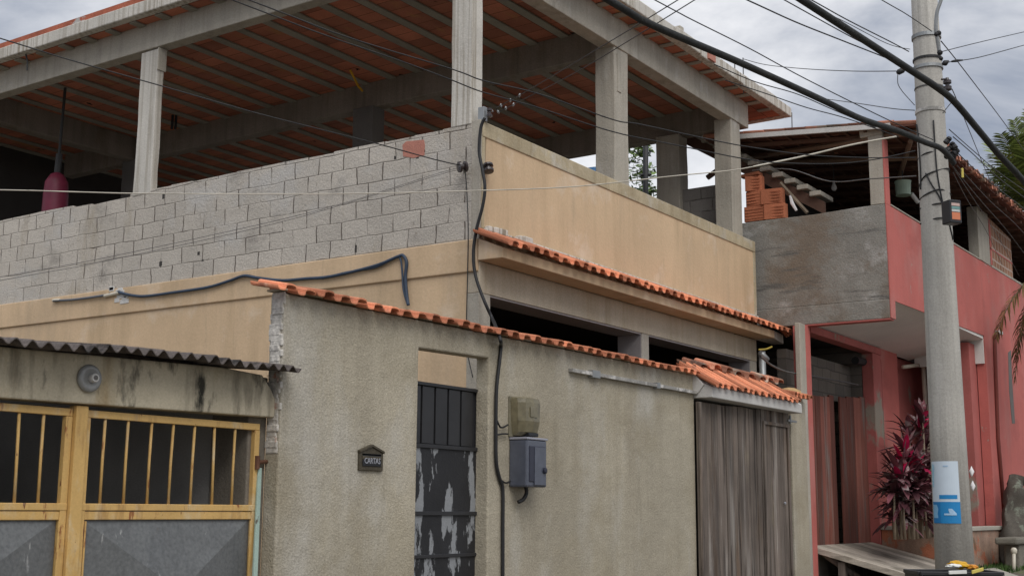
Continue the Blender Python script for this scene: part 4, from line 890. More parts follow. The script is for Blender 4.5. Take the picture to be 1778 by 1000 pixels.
for seq in ([(-85,pz(325)),(-40,pz(311)),(0,pz(304)),(60,pz(297)),(90,pz(300))], [(-80,pz(346)),(-30,pz(341)),(20,pz(335)),(85,pz(340))], [(-75,pz(362)),(0,pz(360)),(40,pz(358))], [(-80,pz(388)),(0,pz(385)),(40,pz(384))],
            [(-30,pz(305)),(-10,pz(325)),(20,pz(352)),(45,pz(385)),(70,pz(420))], [(10,pz(215)),(12,pz(300)),(25,pz(352)),(30,pz(362))], [(-85,pz(275)),(-20,pz(270)),(50,pz(268))], [(-70,pz(215)),(-60,pz(240)),(-55,pz(300)),(-60,pz(330))]):
    mb = MB(); mb.tube(smooth2(pole_wrap(seq), 5), .0065, 6); mb.build('tie_wire', CABLE, U, smooth=True)
# curved conduit on the right side of the pole top
def sideP(px, py, dep=10.95): return at(px, py, dep)
mb = MB(); mb.tube([tuple(v) for v in map(Vector, smooth2([tuple(sideP(*q)) for q in ((1640,-30),(1634,0),(1627,22),(1625,50),(1628,72),(1631,90))], 5))], .017, 8); mb.build('conduit', GALV, U, smooth=True)
mb = MB()
for px, py, rr in ((1630,58,.022),(1632,92,.024),(1634,102,.018),(1626,60,.02)): p = sideP(px, py); mb.lathe([(.004,-.03),(rr,-.022),(rr,.018),(.008,.03)], p, (1,.2,.3), n=10)
mb.build('clamp', CABLE, U)
p = sideP(1645, 147); mb = MB(); mb.lathe([(.015,-.06),(.035,-.05),(.035,-.02),(.018,-.012),(.018,.0),(.035,.008),(.035,.034),(.018,.04),(.014,.06)], p, n=14); mb.tube([p+Vector((-.07,.03,.03)), p+Vector((0,0,.05))], .009, 6); mb.build('rack_insulator', CERAMIC, U, smooth=False)
mb = MB(); rng = random.Random(6)
for i in range(9):
    p = sideP(1650+rng.uniform(-6,10), 258+rng.uniform(-22,20), 10.9); mb.lathe([(.006,-.035),(.026,-.03),(.026,.0),(.012,.006),(.026,.014),(.02,.034)], p, (rng.uniform(-1,1), rng.uniform(-1,1), .6), n=9)
mb.build('connector_cluster', CABLE, U)
# black terminal box on the pole with its label
c = at(1652, 369, 10.78)
TB = thing('terminal_box', 'small black junction box with striped label on the pole', 'junction box', c)
vx = Vector((PX-0, PY-0, 0)).normalized(); right = Vector((vx.y, -vx.x, 0))
ux = (right*.62-vx*.78).normalized(); uy = Vector((-ux.y, ux.x, 0))
s_ = 10.78/FPX
mb = MB(); rotbox(mb, (c.x, c.y, 0), ux, uy, .115, .12, c.z-.105, c.z+.1); mb.build('case', BOXBLK, TB, bevel=.008)
ux2 = Vector((-uy.x, -uy.y, 0))
e = Vector((c.x, c.y, 0))+ux*.0582
for k, (z0, z1) in enumerate(((.045,.07),(.018,.04),(-.006,.014),(-.075,-.012))):
    mb = MB(); rotbox(mb, (e.x, e.y, 0), ux, uy, .002, .085, c.z+z0, c.z+z1); mb.build('label_stripe', (LABELS[0],LABELS[1],LABELS[2],LABELS[3])[k], TB)
# paper notice wrapped on the pole
def wrapped(mb, a0, a1, z0, z1, off, n=14):
    base = math.atan2(-PY, -PX); vs = []
    for k in range(n+1):
        a = base+rad(a0+(a1-a0)*k/n)
        for z in (z0, z1): vs.append((PX+(pr(z)+off)*math.cos(a), PY+(pr(z)+off)*math.sin(a), z))
    vs2 = [(PX+(v[0]-PX)*.985, PY+(v[1]-PY)*.985, v[2]) for v in vs]
    m = len(vs); fs = [(2*k, 2*k+2, 2*k+3, 2*k+1) for k in range(n)]+[(m+2*k, m+2*k+1, m+2*k+3, m+2*k+2) for k in range(n)]
    fs += [(2*k, m+2*k, m+2*k+2, 2*k+2) for k in range(n)]+[(2*k+1, 2*k+3, m+2*k+3, m+2*k+1) for k in range(n)]+[(0,1,m+1,m),(2*n,m+2*n,m+2*n+1,2*n+1)]
    mb.add(vs, fs)
NOTE = thing('paper_notice', 'white and blue printed notice wrapped round the pole', 'notice', (PX, PY, 2.6))
zt_, zm_, zb_ = pz(801,1650), pz(871,1650), pz(908,1650)
A0, A1 = -66, 26
mb = MB(); wrapped(mb, A0, A1, zm_+.0005, zt_, .006); mb.build('white_sheet', PAPERW, NOTE, smooth=False)
mb = MB(); wrapped(mb, A0, A1, zb_, zm_, .006); mb.build('blue_sheet', PAPERB, NOTE)
mb = MB(); wrapped(mb, A0+2, -34, zb_+.004, zm_-.004, .0075); mb.build('blue_column', PAPERBD, NOTE)
mb = MB(); wrapped(mb, -36, 18, pz(866,1650), pz(859,1650), .0075); mb.build('blue_bar', PAPERB, NOTE)
def bars(an0, an1, rows, h, m, name):
    mb = MB()
    for (u0, u1, z) in rows: wrapped(mb, an0+(an1-an0)*u0, an0+(an1-an0)*u1, z-h/2, z+h/2, .009, 5)
    mb.build(name, m, NOTE)
hz = zm_-zb_
bars(-64, -40, [(0,.75,zb_+hz*.84),(0,.95,zb_+hz*.65),(0,.8,zb_+hz*.46),(0,.9,zb_+hz*.27)], .009, plain('soft_white_ink', (.2,.42,.62), .7), 'text_lines')
bars(-22, 14, [(.0,.42,zb_+hz*.42),(.48,.98,zb_+hz*.42),(.36,.64,zb_+hz*.64)], .016, INKW, 'emblem')
hw = zt_-zm_
bars(-30, 12, [(.25,.6,zm_+hw*.88)], .010, plain('faint_blue_ink', (.33,.47,.62), .7), 'heading')
bars(-63, -50, [(.1,.7,zm_+hw*.9),(.1,.9,zm_+hw*.84),(.2,.8,zm_+hw*.77),(.1,.6,zm_+hw*.4)], .022, plain('pale_teal_ink', (.33,.56,.68), .7), 'side_print')
mb = MB()
for px, py, w in ((1687,818,5),(1689,843,5)):
    p = at(px, py, 10.95); mb.lathe([(.003,-.05),(.012,-.03),(.024,.0),(.010,.03),(.003,.05)], p, (.5,.1,1), n=7)
tag(mb.build('cloth_rag', CLOTHW, smooth=True), 'torn white rag tied behind the pole beside notice', 'rag')

# ---- rubbish crate at the foot of the pole
c = at(1655, 1006, 9.75); zr = at(1655, 990, 9.75).z
CR = thing('rubbish_crate', 'black slatted crate of rubbish standing in front of the pole', 'crate', (c.x, c.y, gz(c.x, c.y)))
fx = Vector((_f.x, _f.y, 0)).normalized(); rx_ = Vector((fx.y, -fx.x, 0)); g0 = gz(c.x, c.y)-.02
def crate_side(off, u, v, length):
    mb = MB()
    for k in range(3):
        z0 = g0+.03+k*(zr-g0)/3.1; cc = Vector((c.x,c.y,0))+off; rotbox(mb, cc, u, v, length, .018, z0, z0+(zr-g0)/3.1-.03)
    return mb
for off, u, v, L in ((-fx*.2, rx_, fx, .60), (fx*.2, rx_, fx, .60), (-rx_*.31, fx, rx_, .38), (rx_*.31, fx, rx_, .38)): crate_side(off, u, v, L).build('slatted_side', CRATEM, CR, bevel=.004)
mb = MB(); rotbox(mb, (c.x,c.y,0)-Vector((0,0,0)) if False else Vector((c.x,c.y,0)), rx_, fx, .6, .38, g0, g0+.025); mb.build('base', CRATEM, CR)
mb = MB()
for off, u, v, L in ((-fx*.205, rx_, fx, .64), (fx*.205, rx_, fx, .64), (-rx_*.315, fx, rx_, .36), (rx_*.315, fx, rx_, .36)): rotbox(mb, Vector((c.x,c.y,0))+off, u, v, L, .035, zr-.028, zr)
mb.build('rim', CRATEM, CR, bevel=.004)
mb = MB(); cc = Vector((c.x,c.y,0)); rng = random.Random(3); 
n_ = 9; vs = []
for j in range(n_+1):
    for i in range(n_+1):
        q = cc+rx_*(.56*(i/n_-.5))+fx*(.36*(j/n_-.5)); vs.append((q.x, q.y, zr-.05+.05*mnoise.noise((q.x*9,q.y*9,1))))
mb.add(vs, [(j*(n_+1)+i, j*(n_+1)+i+1, (j+1)*(n_+1)+i+1, (j+1)*(n_+1)+i) for j in range(n_) for i in range(n_)]); tag(mb.build('bin_liner', CABLE, smooth=True), 'black bin liner filling the crate at the foot of the pole', 'bin bag')
def crumple(cn, sx, sy, sz, seed, m, name, lab, cat):
    mb = MB(); nu, nv = 18, 10; vs = []
    for j in range(nv+1):
        th = math.pi*j/nv
        for i in range(nu):
            ph = 2*math.pi*i/nu; d = Vector((math.sin(th)*math.cos(ph), math.sin(th)*math.sin(ph), math.cos(th)))
            k = 1+.35*mnoise.noise(d*2.3+Vector((seed,0,0)))+.15*mnoise.noise(d*6+Vector((0,seed,0)))
            q = Vector(cn)+rx_*(d.x*sx*k)+fx*(d.y*sy*k)+Vector((0,0,d.z*sz*k)); vs.append(tuple(q))
    mb.add(vs, [(j*nu+i, j*nu+(i+1) % nu, (j+1)*nu+(i+1) % nu, (j+1)*nu+i) for j in range(nv) for i in range(nu)])
    tag(mb.build(name, m), lab, cat)
q = at(1663, 980, 9.85); crumple(q, .085, .06, .03, 2, YELLOW, 'plastic_bag', 'crumpled yellow plastic bag at the foot of the pole', 'bag')
q = at(1687, 984, 9.85); crumple(q, .05, .05, .022, 7, plain('orange_plastic', (.6,.24,.015), .4), 'plastic_bag', 'small orange plastic bag right of the yellow one', 'bag')
q = at(1656, 982, 9.72); crumple(q, .06, .03, .016, 9, WSTRIP, 'paper_wrapper', 'white paper wrapper tucked under the yellow bag', 'wrapper')
for (a, b, m, lab) in (((1648,993.5),(1679,992.5),WSTRIP,'white strip of packaging across the crate front'), ((1688,993),(1708,987.5),PALEY,'pale yellow strip of packaging on the crate corner')):
    p, q = at(*a, 9.5), at(*b, 9.5); u = (q-p); mb = MB(); w = Vector((0,0,.013))
    mb.hexa([tuple(p-w), tuple(q-w), tuple(q-w+fx*.02), tuple(p-w+fx*.02), tuple(p+w), tuple(q+w), tuple(q+w+fx*.02), tuple(p+w+fx*.02)]); tag(mb.build('packaging_strip', m, bevel=.003), lab, 'strip')

# ================================================================== INSIDE THE OPEN FLOOR
bp = at(96, 350, 19.0)
PBG = thing('punching_bag', 'magenta punching bag hanging from dark rope under the concrete ceiling', 'punching bag', bp)
mb = MB(); mb.lathe([(.02,.46),(.10,.42),(.17,.30),(.185,.1),(.19,-.3),(.19,-.6),(.17,-.66)], (bp.x,bp.y,bp.z), n=24); mb.build('body', BAG, PBG, smooth=True)
tq = at(107, 200, 19.2)
mb = MB(); mb.tube([(bp.x,bp.y,bp.z+.45), (bp.x+.01,bp.y,bp.z+.75)], .05, 8); mb.tube([(bp.x+.01,bp.y,bp.z+.75), (bp.x+.03,bp.y,8.9)], .022, 8); mb.build('rope', ROPE, PBG)

# ================================================================== BEHIND
def leaf_cloud(mb, c, r, n, size, rng, sq=(1,1,1)):
    for i in range(n):
        d = Vector((rng.gauss(0,1), rng.gauss(0,1), rng.gauss(0,1))).normalized()*(rng.random()**.45)*r
        p = Vector(c)+Vector((d.x*sq[0], d.y*sq[1], d.z*sq[2]))
        u = Vector((rng.gauss(0,1), rng.gauss(0,1), rng.gauss(0,.6))).normalized(); w = u.orthogonal().normalized()
        L = size*rng.uniform(.6,1.3); mb.add([tuple(p-u*L), tuple(p+w*L*.45), tuple(p+u*L), tuple(p-w*L*.45)], [(0,1,2,3)], rng.random())
tb = at(1090, 300, 30); TR = thing('garden_tree', 'small leafy green tree glimpsed behind the upper floor pillars', 'tree', (tb.x, tb.y, 1.6))
mb = MB(); mb.tube([(tb.x,tb.y,1.5),(tb.x,tb.y+.05,5),(tb.x+.1,tb.y,8.2)], [.14,.1,.04], 8); mb.build('trunk', BARK, TR, smooth=True)
mb = MB(); rng = random.Random(8)
for px, py, r in ((1058,300,.28),(1050,272,.14),(1120,300,.3),(1118,262,.2),(1080,290,.5),(1100,330,.5),(1070,330,.4),(1126,335,.25),(1095,260,.35)): leaf_cloud(mb, at(px, py, 30), r, 110, .09, rng)
mb.build('crown', TREEG, TR)
tk = at(1040, 302, 27); WTK = thing('water_tank', 'blue plastic water tank glimpsed above the front parapet coping', 'water tank', tk)
mb = MB(); mb.lathe([(.42,-.9),(.46,-.3),(.47,-.06),(.43,-.03),(.40,.05),(.1,.12)], tk, n=24); mb.build('drum', BLUET, WTK)
mb = MB(); rotbox(mb, (tk.x,tk.y,0), (1,0,0), (0,1,0), .9, .9, 1.5, tk.z-.9); mb.build('plinth', CONC, WTK)
mb = MB(); a, b = at(1121, 240, 24), at(1121, 345, 24); mb.tube([Vector((b.x,b.y,1.5)), b, a], .055, 8); vp = mb.build('vent_pipe', CABLE, smooth=True); tag(vp, 'thin black vent pipe standing right of the second front pillar', 'pipe')
mb = MB(); mb.tube([at(1112, 304, 24), at(1131, 303.5, 24)], .03, 6); mb.build('pipe_arm', CABLE, vp)
# palm at the right
def frond(mb, rac, base, d, L, droop, n, lw, ll, rng, sag=.5, tone_s=1.):
    p = Vector(base); d = Vector(d).normalized(); pts = [p.copy()]; dirs = [d.copy()]; m = 16
    for i in range(m): p = p+d*(L/m); d = (d+Vector((0,0,-droop/m))).normalized(); pts.append(p.copy()); dirs.append(d.copy())
    rac.tube([tuple(q) for q in pts], [.016*(1-i/(m+1))+.004 for i in range(m+1)], 5)
    for i in range(n):
        t = .12+.88*i/n; k = t*m; a = int(min(k, m-1)); f_ = k-a; q = pts[a].lerp(pts[a+1], f_); dd = dirs[a]
        s = dd.cross(Vector((0,0,1))); s = s.normalized() if s.length > 1e-3 else Vector((1,0,0)); up_ = s.cross(dd)
        for sg in (-1, 1):
            l = ll*(math.sin(math.pi*(.1+.85*t))**.6)*rng.uniform(.8,1.1)
            ld = (dd*.55+s*sg*.85+up_*rng.uniform(-.1,.35)).normalized()
            blade(mb, q, ld, l, lw, sag*rng.uniform(.6,1.4), rng.random(), side=(ld.cross(up_)), n=3, fold=.1)
pc = at(1800, 372, 34); PM = thing('palm_tree', 'feathery green palm tree rising beyond the red house roof', 'palm tree', (pc.x, pc.y, 1.6))
mb = MB(); rc = MB(); rng = random.Random(14)
for tx, ty, dr in ((1702,318,.55),(1712,285,.5),(1722,260,.5),(1745,245,.5),(1765,225,.5),(1735,330,.5),(1750,290,.4),(1790,210,.4),(1728,372,.6),(1840,260,.5),(1860,330,.6),(1752,400,.7),(1850,400,.7),(1780,260,.3),(1760,340,.4),(1718,345,.5),(1730,300,.5),(1740,360,.5),(1765,290,.4),(1775,320,.3),(1780,390,.6),(1748,318,.5),(1770,250,.4),(1735,275,.5)):
    tip = at(tx, ty, 34+rng.uniform(-1.5,1.5)); v = tip-pc; L = v.length*1.12; d = (v+Vector((0,0,dr*v.length*.55))).normalized(); frond(mb, rc, pc, d, L, dr*1.15, 44, .024, .62, rng)
mb.build('crown', PALMG, PM, smooth=True); rc.build('rachis', STEM, PM, smooth=True)
mb = MB(); mb.tube([(pc.x,pc.y,1.4),(pc.x+.1,pc.y,4),(pc.x,pc.y,pc.z)], [.24,.17,.15], 10); mb.build('trunk', BARK, PM, smooth=True)
# nearer palm: trunk just out of frame, dry frond hanging in
p2 = at(1815, 470, 22.5); PN = thing('palm_tree', 'nearer palm with dry brown frond drooping in front of the red wall', 'palm tree', (p2.x, p2.y, 1.6))
mb = MB(); rc = MB(); rng = random.Random(19)
for tx, ty, rise in ((1750,585,.25),(1768,640,.1),(1778,610,.2),(1900,560,.4),(1890,640,.3),(1880,480,.7),(1840,400,.9)):
    tip = at(tx, ty, 22.3); v = tip-p2; d = (v.normalized()+Vector((0,0,rise+.35))).normalized(); frond(mb, rc, p2, d, v.length*1.15, 1.5, 30, .022, .5, rng, sag=2.2)
rc.v = [v for v in rc.v]
mb.build('crown', PALMDRY, PN, smooth=True); rc.build('rachis', STEM, PN, smooth=True)
mb = MB(); mb.tube([(p2.x,p2.y,1.4),(p2.x,p2.y,4),(p2.x,p2.y,p2.z)], [.2,.14,.12], 10); mb.build('trunk', BARK, PN, smooth=True)

# ================================================================== WIRES
def wire(name, label, pts, d0, d1, r, m=CABLE, ext=(0,0), cat='cable', n=6, group=None):
    pts = [tuple(map(float, p)) for p in pts]
    Ls = [0]
    for a, b in zip(pts, pts[1:]): Ls.append(Ls[-1]+math.dist(a, b))
    tot = Ls[-1]; P3 = []
    for p, l in zip(pts, Ls):
        k = (1-l/tot)/d0+(l/tot)/d1; P3.append(at(p[0], p[1], 1/k))
    if ext[0]: P3 = [P3[0]+(P3[0]-P3[1]).normalized()*ext[0]]+P3
    if ext[1]: P3 = P3+[P3[-1]+(P3[-1]-P3[-2]).normalized()*ext[1]]
    mb = MB(); mb.tube(smooth2([tuple(p) for p in P3], 6), r, n)
    return tag(mb.build(name, m, smooth=True), label, cat, group)
DP = depth((PX, PY, 6.2))-.15
# big bundles along the street
def street(pts, yy): return [depth(onY(a, b, yy)) for a, b in (pts[0], pts[-1])]
A_ = [(1392,0),(1460,44),(1525,86),(1582,123),(1628,153),(1658,178),(1703,231),(1733,267),(1766,302),(1785,324)]
wire('cable_bundle', 'thickest black cable bundle crossing in front of the pole top', A_, 8.8, 11.6, .028, BUNDLE, (3,4), n=10)
B_ = [(1056,0),(1116,36),(1190,69),(1240,90),(1291,112),(1382,153),(1440,180),(1496,207),(1560,228),(1605,247),(1632,257),(1648,272),(1656,284)]
wire('cable_bundle', 'thick black cable bundle passing below the roof edge to the pole', B_, 7.4, 10.75, .024, BUNDLE, (3,0), n=10)
wire('phone_cable', 'thin cable joining the upper bundle from the top edge of the sky', [(1361,0),(1460,55),(1494,73),(1520,86)], 8.6, 10.0, .0043, CABLE, (2,0))
wire('phone_cable', 'long thin cable running under the upper bundle to the pole', [(1296,0),(1382,39),(1460,70),(1546,104),(1575,118)], 8.2, 10.5, .0050, CABLE, (2,0))
wire('phone_cable', 'dark cable above the bundle reaching the middle pole band', [(1408,0),(1473,36),(1546,73),(1578,90)], 9.0, 10.8, .0047, CABLE, (2,0))
wire('phone_cable', 'thin line just below that cable ending at the pole', [(1380,0),(1460,35),(1540,76),(1580,86)], 8.9, 10.8, .0029, CABLE, (2,0))
wire('power_line', 'straight thin wire descending from roof corner sky to the lower pole', [(1136,0),(1200,34),(1300,84),(1400,138),(1541,208),(1620,243)], 8.0, 10.8, .0040, CABLE, (3,0))
wire('power_line', 'single wire meeting the uppermost pole band from the left', [(1530,0),(1575,26),(1618,55)], 9.5, 10.8, .0040, CABLE, (3,0))
wire('guy_wire', 'nearly level wire from roof rebar to the dark connector by the pole', [(1291,103),(1330,113),(1398,120),(1480,124),(1556,124)], 17.3, 11.2, .0047, CABLE)
p = at(1564, 124.5, 11.1); mb = MB(); mb.tube([at(1557,127,11.1), at(1560,126,11.1), at(1568,122,11.1), at(1571,121,11.1)], [.012,.026,.026,.012], 10); tag(mb.build('line_connector', CABLE, smooth=True), 'small dark dead-end connector left of the pole', 'connector')
wire('drop_wire', 'thin drop looping from the left connector down to the pole', [(1559,128),(1559,145),(1566,158),(1578,172),(1588,183)], 11.1, 10.75, .0036)
wire('power_line', 'upper right wire leaving the pole for the right edge', [(1636,90),(1700,74),(1778,56)], 10.9, 13.5, .0043, CABLE, (0,4))
wire('power_line', 'lower right wire with dark joint leaving the pole', [(1641,110),(1655,107),(1700,100),(1778,79)], 10.9, 13.5, .0047, CABLE, (0,4))
mb = MB(); mb.tube([at(1636,112,10.9), at(1641,110,10.9), at(1646,107,10.95)], [.01,.026,.012], 10); mb.tube([at(1652,107.5,11), at(1660,106,11), at(1671,105,11.1)], [.008,.014,.008], 8); tag(mb.build('line_connector', CABLE, smooth=True), 'small dark dead-end connector right of the pole', 'connector')
wire('power_line', 'steep wire dropping from the pole conduit to the far palm', [(1634,72),(1660,104),(1700,156),(1735,202),(1768,247),(1800,290)], 10.9, 22, .0054, CABLE, (0,0))
wire('drop_wire', 'thin wire falling from the rack insulator toward red roof', [(1653,155),(1663,178),(1685,232),(1708,288),(1722,320)], 10.9, 19, .0043)
wire('drop_wire', 'short slack wire tying the bundle back to the pole', [(1652,178),(1644,188),(1637,197)], 10.9, 10.8, .0036)
wire('guy_wire', 'level wire reaching the pole side above the red roof', [(1432,172),(1490,180),(1550,189),(1588,192)], 14.5, 10.85, .0043)
wire('phone_cable', 'slim pair of lines along roof edge ending at lower bundle', [(1240,112),(1310,142),(1382,163),(1440,188),(1520,222)], 9.4, 10.6, .0040)
wire('phone_cable', 'slim line under the roof edge crossing the red house fascia', [(1260,140),(1330,163),(1400,187),(1470,206),(1560,238)], 9.6, 10.7, .0040)
wire('phone_cable', 'thin wire sweeping from pole cluster along red roof eave to right', [(1652,255),(1690,292),(1730,325),(1790,372)], 10.9, 15, .0047, CABLE, (0,3))
wire('phone_cable', 'second sweeping wire just outside the first along red roof eave', [(1655,238),(1690,268),(1730,306),(1790,352)], 10.9, 15, .0047, CABLE, (0,3))
wire('phone_cable', 'outermost sweeping wire above the red roof eave', [(1648,225),(1690,262),(1735,300),(1795,342)], 10.9, 15.5, .0043, CABLE, (0,3))
for i, (a, b, c_) in enumerate(((1655,290,(1700,345,1800,470)), (1658,296,(1690,345,1770,480)), (1662,288,(1720,350,1800,430)), (1655,300,(1680,348,1740,460)))):
    wire('drop_wire', ('drop wire crossing the cobogo brick screen','drop wire falling past the right loggia opening','drop wire highest of the slanting set before red eave','short drop wire slanting beside the black junction box')[i], [(a,b),(c_[0],c_[1]),((c_[0]+c_[2])/2+4,(c_[1]+c_[3])/2),(c_[2],c_[3])], 10.9, 20, .0032, GREYWIRE)
mb = MB(); p = at(1671, 300, 11.2); mb.tube([p+Vector((0,0,.04)), p-Vector((0,0,.045))], .011, 8); tag(mb.build('cable_tag', PALEY), 'small yellow tag hanging on the wires right of pole', 'tag')
# service lines to the house corner
CDp = depth((10.47, 7.6, 6.75))
for pts, lab in (([(862,187),(902,166),(985,117),(1090,54),(1178,0)], 'upper of the two twisted service wires from house corner'), ([(866,195),(897,179),(1000,126),(1110,60),(1207,0)], 'lower of the two twisted service wires from house corner')):
    wire('service_wire', lab, pts, CDp-.05, 8.6, .0040, CABLE, (0,3))
mb = MB()
for k in range(8):
    t = k/7; a, b = at(846+56*t, 197-31*t, CDp-.05), at(852+46*t, 201-22*t, CDp-.05)
    q = a if k % 2 else b; mb.lathe([(.004,-.022),(.013,-.008),(.013,.008),(.004,.022)], q, (b-a), n=7)
tag(mb.build('wire_tie', GALV), 'pale wire ties where service wires meet the corner pillar', 'wire tie')
Lw = [(402,0),(560,60),(700,108),(783,139),(840,161),(930,186),(1064,229),(1168,251),(1304,278),(1380,284),(1456,284),(1520,277),(1589,262)]
wire('phone_cable', 'lower of two long wires crossing the corner pillar toward the red house', Lw, 8.3, 10.75, .0047, CABLE, (3,0))
Lw = [(431,0),(600,64),(783,120),(841,141),(934,163),(1064,208),(1110,216),(1240,244),(1304,256),(1400,269),(1500,274),(1589,274)]
wire('phone_cable', 'upper of two long wires crossing the corner pillar toward the red house', Lw, 8.3, 10.75, .0047, CABLE, (3,0))
wire('phone_cable', 'sagging wire inside red house opening from beige pillar to pole', [(1306,296),(1370,294),(1440,315),(1510,311),(1590,306)], 16.5, 10.8, .0058, GREYWIRE)
INS = depth((10.30, 7.62, 6.25))
wire('power_line', 'dark wire from left edge down to the brown insulator', [(0,67),(120,104),(285,151),(450,198),(644,247),(750,276),(797,287)], 11.5, INS, .0061, CABLE, (3,0))
for pts, lab in (([(0,481),(180,448),(450,390),(600,352),(755,303),(800,291)], 'upper of paired dark wires rising across block wall to insulator'), ([(0,487),(180,454),(450,395),(600,354),(755,306),(800,294)], 'lower of paired dark wires rising across block wall to insulator')):
    wire('service_wire', lab, pts, 11.3, INS, .0030, GREYWIRE, (3,0))
wire('pale_wire', 'long pale wire crossing the whole facade from left edge to the pole cable', [(0,330),(50,331),(150,334),(236,336),(440,337),(640,336),(835,331),(1000,324),(1168,306),(1262,297),(1306,290),(1400,271),(1480,252),(1557,238)], 9.6, 10.5, .0047, PALEWIRE, (3,0))
wire('pale_wire', 'thicker pale sleeve on the bright wire before the grey post', [(1308,289.5),(1400,270.5),(1480,251.5),(1556,237.5)], 10.35, 10.49, .0079, PALEWIRE)
# insulators at the house corner
for (px, py, rr, lab) in ((803, 290, .058, 'brown spool insulator on the block parapet corner'), (848, 292, .054, 'brown spool insulator on the front edge of the corner')):
    q = at(px, py, INS+.02); mb = MB(); mb.lathe([(.012,-.05),(rr,-.045),(rr*1.05,-.022),(rr*.55,-.008),(rr*.55,.008),(rr*1.05,.022),(rr,.045),(.012,.05)], q, (.2,.3,1) if px > 820 else (1,-.6,.2), n=18); ob = mb.build('spool_insulator', CERAMIC, smooth=False); tag(ob, lab, 'insulator')
    mb = MB(); w = Vector((XL, 7.72, q.z-.03)) if px < 820 else Vector((10.46, 7.62, q.z-.05)); mb.tube([q, w], .009, 6); mb.build('bolt', GALV, ob)
q = at(838, 197, CDp-.06); mb = MB(); mb.box(q.x-.02, q.x+.05, q.y-.03, q.y+.05, q.z-.09, q.z+.07); ob = mb.build('wire_bracket', GALV, bevel=.006); tag(ob, 'grey steel bracket with insulator on the corner pillar', 'bracket')
mb = MB(); q2 = at(850, 196, CDp-.1); mb.lathe([(.012,-.05),(.03,-.045),(.03,-.02),(.016,-.01),(.016,.01),(.03,.02),(.03,.045),(.012,.05)], q2, (0,0,1), n=14); mb.build('insulator', CERAMIC, ob)
# service cable down the corner and wall
def pth(pts): return [tuple(v) for v in smooth2([tuple(p) for p in pts], 6)]
mb = MB(); yc = [onX(*q, 10.365) for q in ((842,205),(835,222),(832,262),(837,292),(842,325),(838,358),(827,400),(822,440),(826,480),(842,525),(858,560))]+[onY(868, 588, 6.60)]
for q in ((870,600),(867,630),(862,680),(861,760),(862,805),(868,832),(873,850),(873,920),(873,1010)):
    yc.append(onY(*q, YW-.025))
mb.tube(pth(yc), .0175, 8); tag(mb.build('service_cable', CABLE, smooth=True), 'thick black service cable running down the house corner and wall', 'cable')
for (a, b, c2) in ((((863,730),(870,742),(882,737)),0,0), (((862,755),(872,753),(882,753)),0,0), (((868,832),(878,838),(886,835)),0,0)):
    mb = MB(); mb.tube(pth([onY(*q, YW-.03) for q in a]), .009, 6); tag(mb.build('meter_lead', CABLE, smooth=True), {730:'short curved lead into the upper side of the old meter', 755:'short straight lead between the two meter boxes', 832:'short lead into the lower corner of blue grey box'}[a[0][1]], 'cable')
mb = MB(); mb.tube(pth([onX(*q, XL-.03) for q in ((808,298),(811,340),(813,400),(812,470),(810,560),(812,612),(821,655))]), .006, 6); tag(mb.build('thin_cable', CABLE, smooth=True), 'thin dark cable falling from spool insulator down the beige wall', 'cable')
def hose(pts, r, m, lab, name='water_hose'):
    mb = MB(); mb.tube(pth([onX(*q, XL-.05) for q in pts]), r, 8); return tag(mb.build(name, m, smooth=True), lab, 'hose')
hose(((93,522),(130,520),(180,513),(192,510)), .017, plain('grey_hose', (.12,.13,.15), .5), 'short grey hose end lying along beige band at left')
hose(((205,507),(230,513),(255,514),(300,508),(360,499),(400,487),(424,479),(450,483),(490,487),(530,484),(575,480),(650,462),(690,446),(700,444),(706,456),(704,480),(706,510),(709,530)), .019, BLUECABLE, 'blue grey hose looped along the beige band then dropping')
hose(((560,484),(600,473),(650,465),(688,448),(696,452),(699,480),(701,505),(708,530)), .011, BLUECABLE, 'thinner blue hose beside the looped one')
for q_, r_, lab in ((((182,514),(195,511),(207,508)), .026, 'pale pipe coupling joining hose ends on the beige band'), (((92,522),(97,521),(104,521)), .022, 'small pale coupling closing the short grey hose end')):
    mb = MB(); mb.tube(pth([onX(*q, XL-.045) for q in q_]), r_, 8); tag(mb.build('pipe_coupling', PVC, smooth=True), lab, 'coupling')
mb = MB(); rng = random.Random(2)
for i in range(14):
    p = onX(208+rng.uniform(-16,12), 510+rng.uniform(-10,14), XL-.03); mb.box(p.x-.001, p.x+.012, p.y-.05, p.y+.05, p.z-.03, p.z+.03)
mb.build('mortar_splash', OFFW, H, bevel=.01)
# wire and elbow in the gap between the houses
mb = MB(); mb.tube(pth([onY(*q, YW+.1) for q in ((1322,620),(1340,634),(1365,645),(1400,651),(1450,660),(1490,668))]), .014, 6); tag(mb.build('gap_cable', GREYWIRE, smooth=True), 'grey cable strung across gap to red gate', 'cable')
mb = MB(); mb.tube(pth([onY(*q, YW+.3) for q in ((1318,607),(1330,606),(1340,602))]), .014, 8); tag(mb.build('yellow_hose', plain('dull_yellow_hose', (.36,.27,.05), .5), smooth=True), 'short yellow hose under the canopy end', 'hose')
mb = MB(); a, b = onY(1325, 640, YW+.35), onY(1323, 610, YW+.35); mb.tube([a-Vector((0,0,1.5)), b], .05, 10); mb.tube([onY(1320,612,YW+.35), onY(1332,625,YW+.3)], .045, 8); tag(mb.build('gutter_pipe', GALV, smooth=True), 'grey pipe stub in the dark gap beside the house', 'pipe')

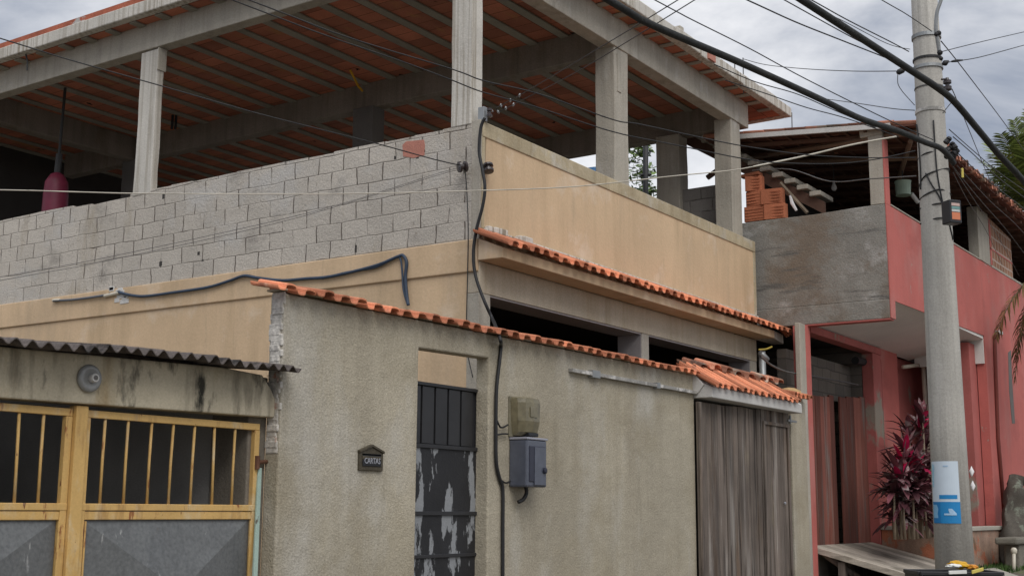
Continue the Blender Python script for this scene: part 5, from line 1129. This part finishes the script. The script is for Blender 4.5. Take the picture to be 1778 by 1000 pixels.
# ================================================================== CAMERA, LIGHT, SKY
cam = bpy.data.cameras.new('camera'); co = bpy.data.objects.new('camera', cam); col.objects.link(co)
cam.sensor_width = 36; cam.lens = 36*FPX/1778; cam.clip_end = 2000; cam.clip_start = .05
m = Matrix.Identity(4)
for i in range(3): m[i][0] = _r[i]; m[i][1] = -_d[i]; m[i][2] = -_f[i]; m[i][3] = EYE[i]
co.matrix_world = m; sc.camera = co

SUN_AZ, SUN_EL = math.atan2(-.80, -.60), rad(48)     # behind the viewer, over the street
sun = bpy.data.lights.new('sun', 'SUN'); so = bpy.data.objects.new('sun', sun); col.objects.link(so)
sdir = Vector((math.cos(SUN_AZ)*math.cos(SUN_EL), math.sin(SUN_AZ)*math.cos(SUN_EL), math.sin(SUN_EL)))
so.rotation_euler = sdir.to_track_quat('Z', 'Y').to_euler(); so.location = (0,0,30)
sun.energy = 1.5; sun.angle = rad(40); sun.color = (1,.965,.91)

w = bpy.data.worlds.new('World'); sc.world = w; w.use_nodes = True
n = NT(w)
sky = n.new('ShaderNodeTexSky', sky_type='NISHITA', sun_disc=False, sun_elevation=SUN_EL, sun_rotation=math.pi/2-SUN_AZ, air_density=1.2, dust_density=2.)
tc = n.new('ShaderNodeTexCoord').outputs['Generated']
cl = n.noise(n.mapping(tc, (3.2,3.2,6.5), (.9,.7,.3)), 1.0, 7, .58, .3)
cl2 = n.noise(n.mapping(tc, (1.4,1.4,3), (4,2,1)), 1.0, 3, .5)
f1 = n.math('ADD', n.math('MULTIPLY', cl, .72), n.math('MULTIPLY', cl2, .35))
f1 = n.ramp(f1, .445, .645)
cc = n.mix(f1, (.235,.275,.36), (.84,.845,.87))
sepz = n.new('ShaderNodeSeparateXYZ'); n.link(tc, sepz.inputs[0])
zen = n.ramp(sepz.outputs[2], .45, 1.0, 1.0, 2.0)
cz = n.new('ShaderNodeVectorMath', operation='SCALE'); n.link(cc, cz.inputs[0]); n.link(n.math('MULTIPLY', zen, 10.), cz.inputs['Scale'])
mixs = n.mix(.94, sky.outputs[0], cz.outputs[0])
bg = n.new('ShaderNodeBackground', i_Strength=.1); n.link(mixs, bg.inputs['Color'])
out = n.new('ShaderNodeOutputWorld'); n.link(bg.outputs[0], out.inputs[0])

sc.view_settings.view_transform = 'Standard'; sc.view_settings.look = 'None'; sc.view_settings.gamma = 1; sc.view_settings.exposure = 0.16
sc.render.engine = 'CYCLES'
sc.cycles.max_bounces = 6; sc.cycles.diffuse_bounces = 4; sc.cycles.use_denoising = True
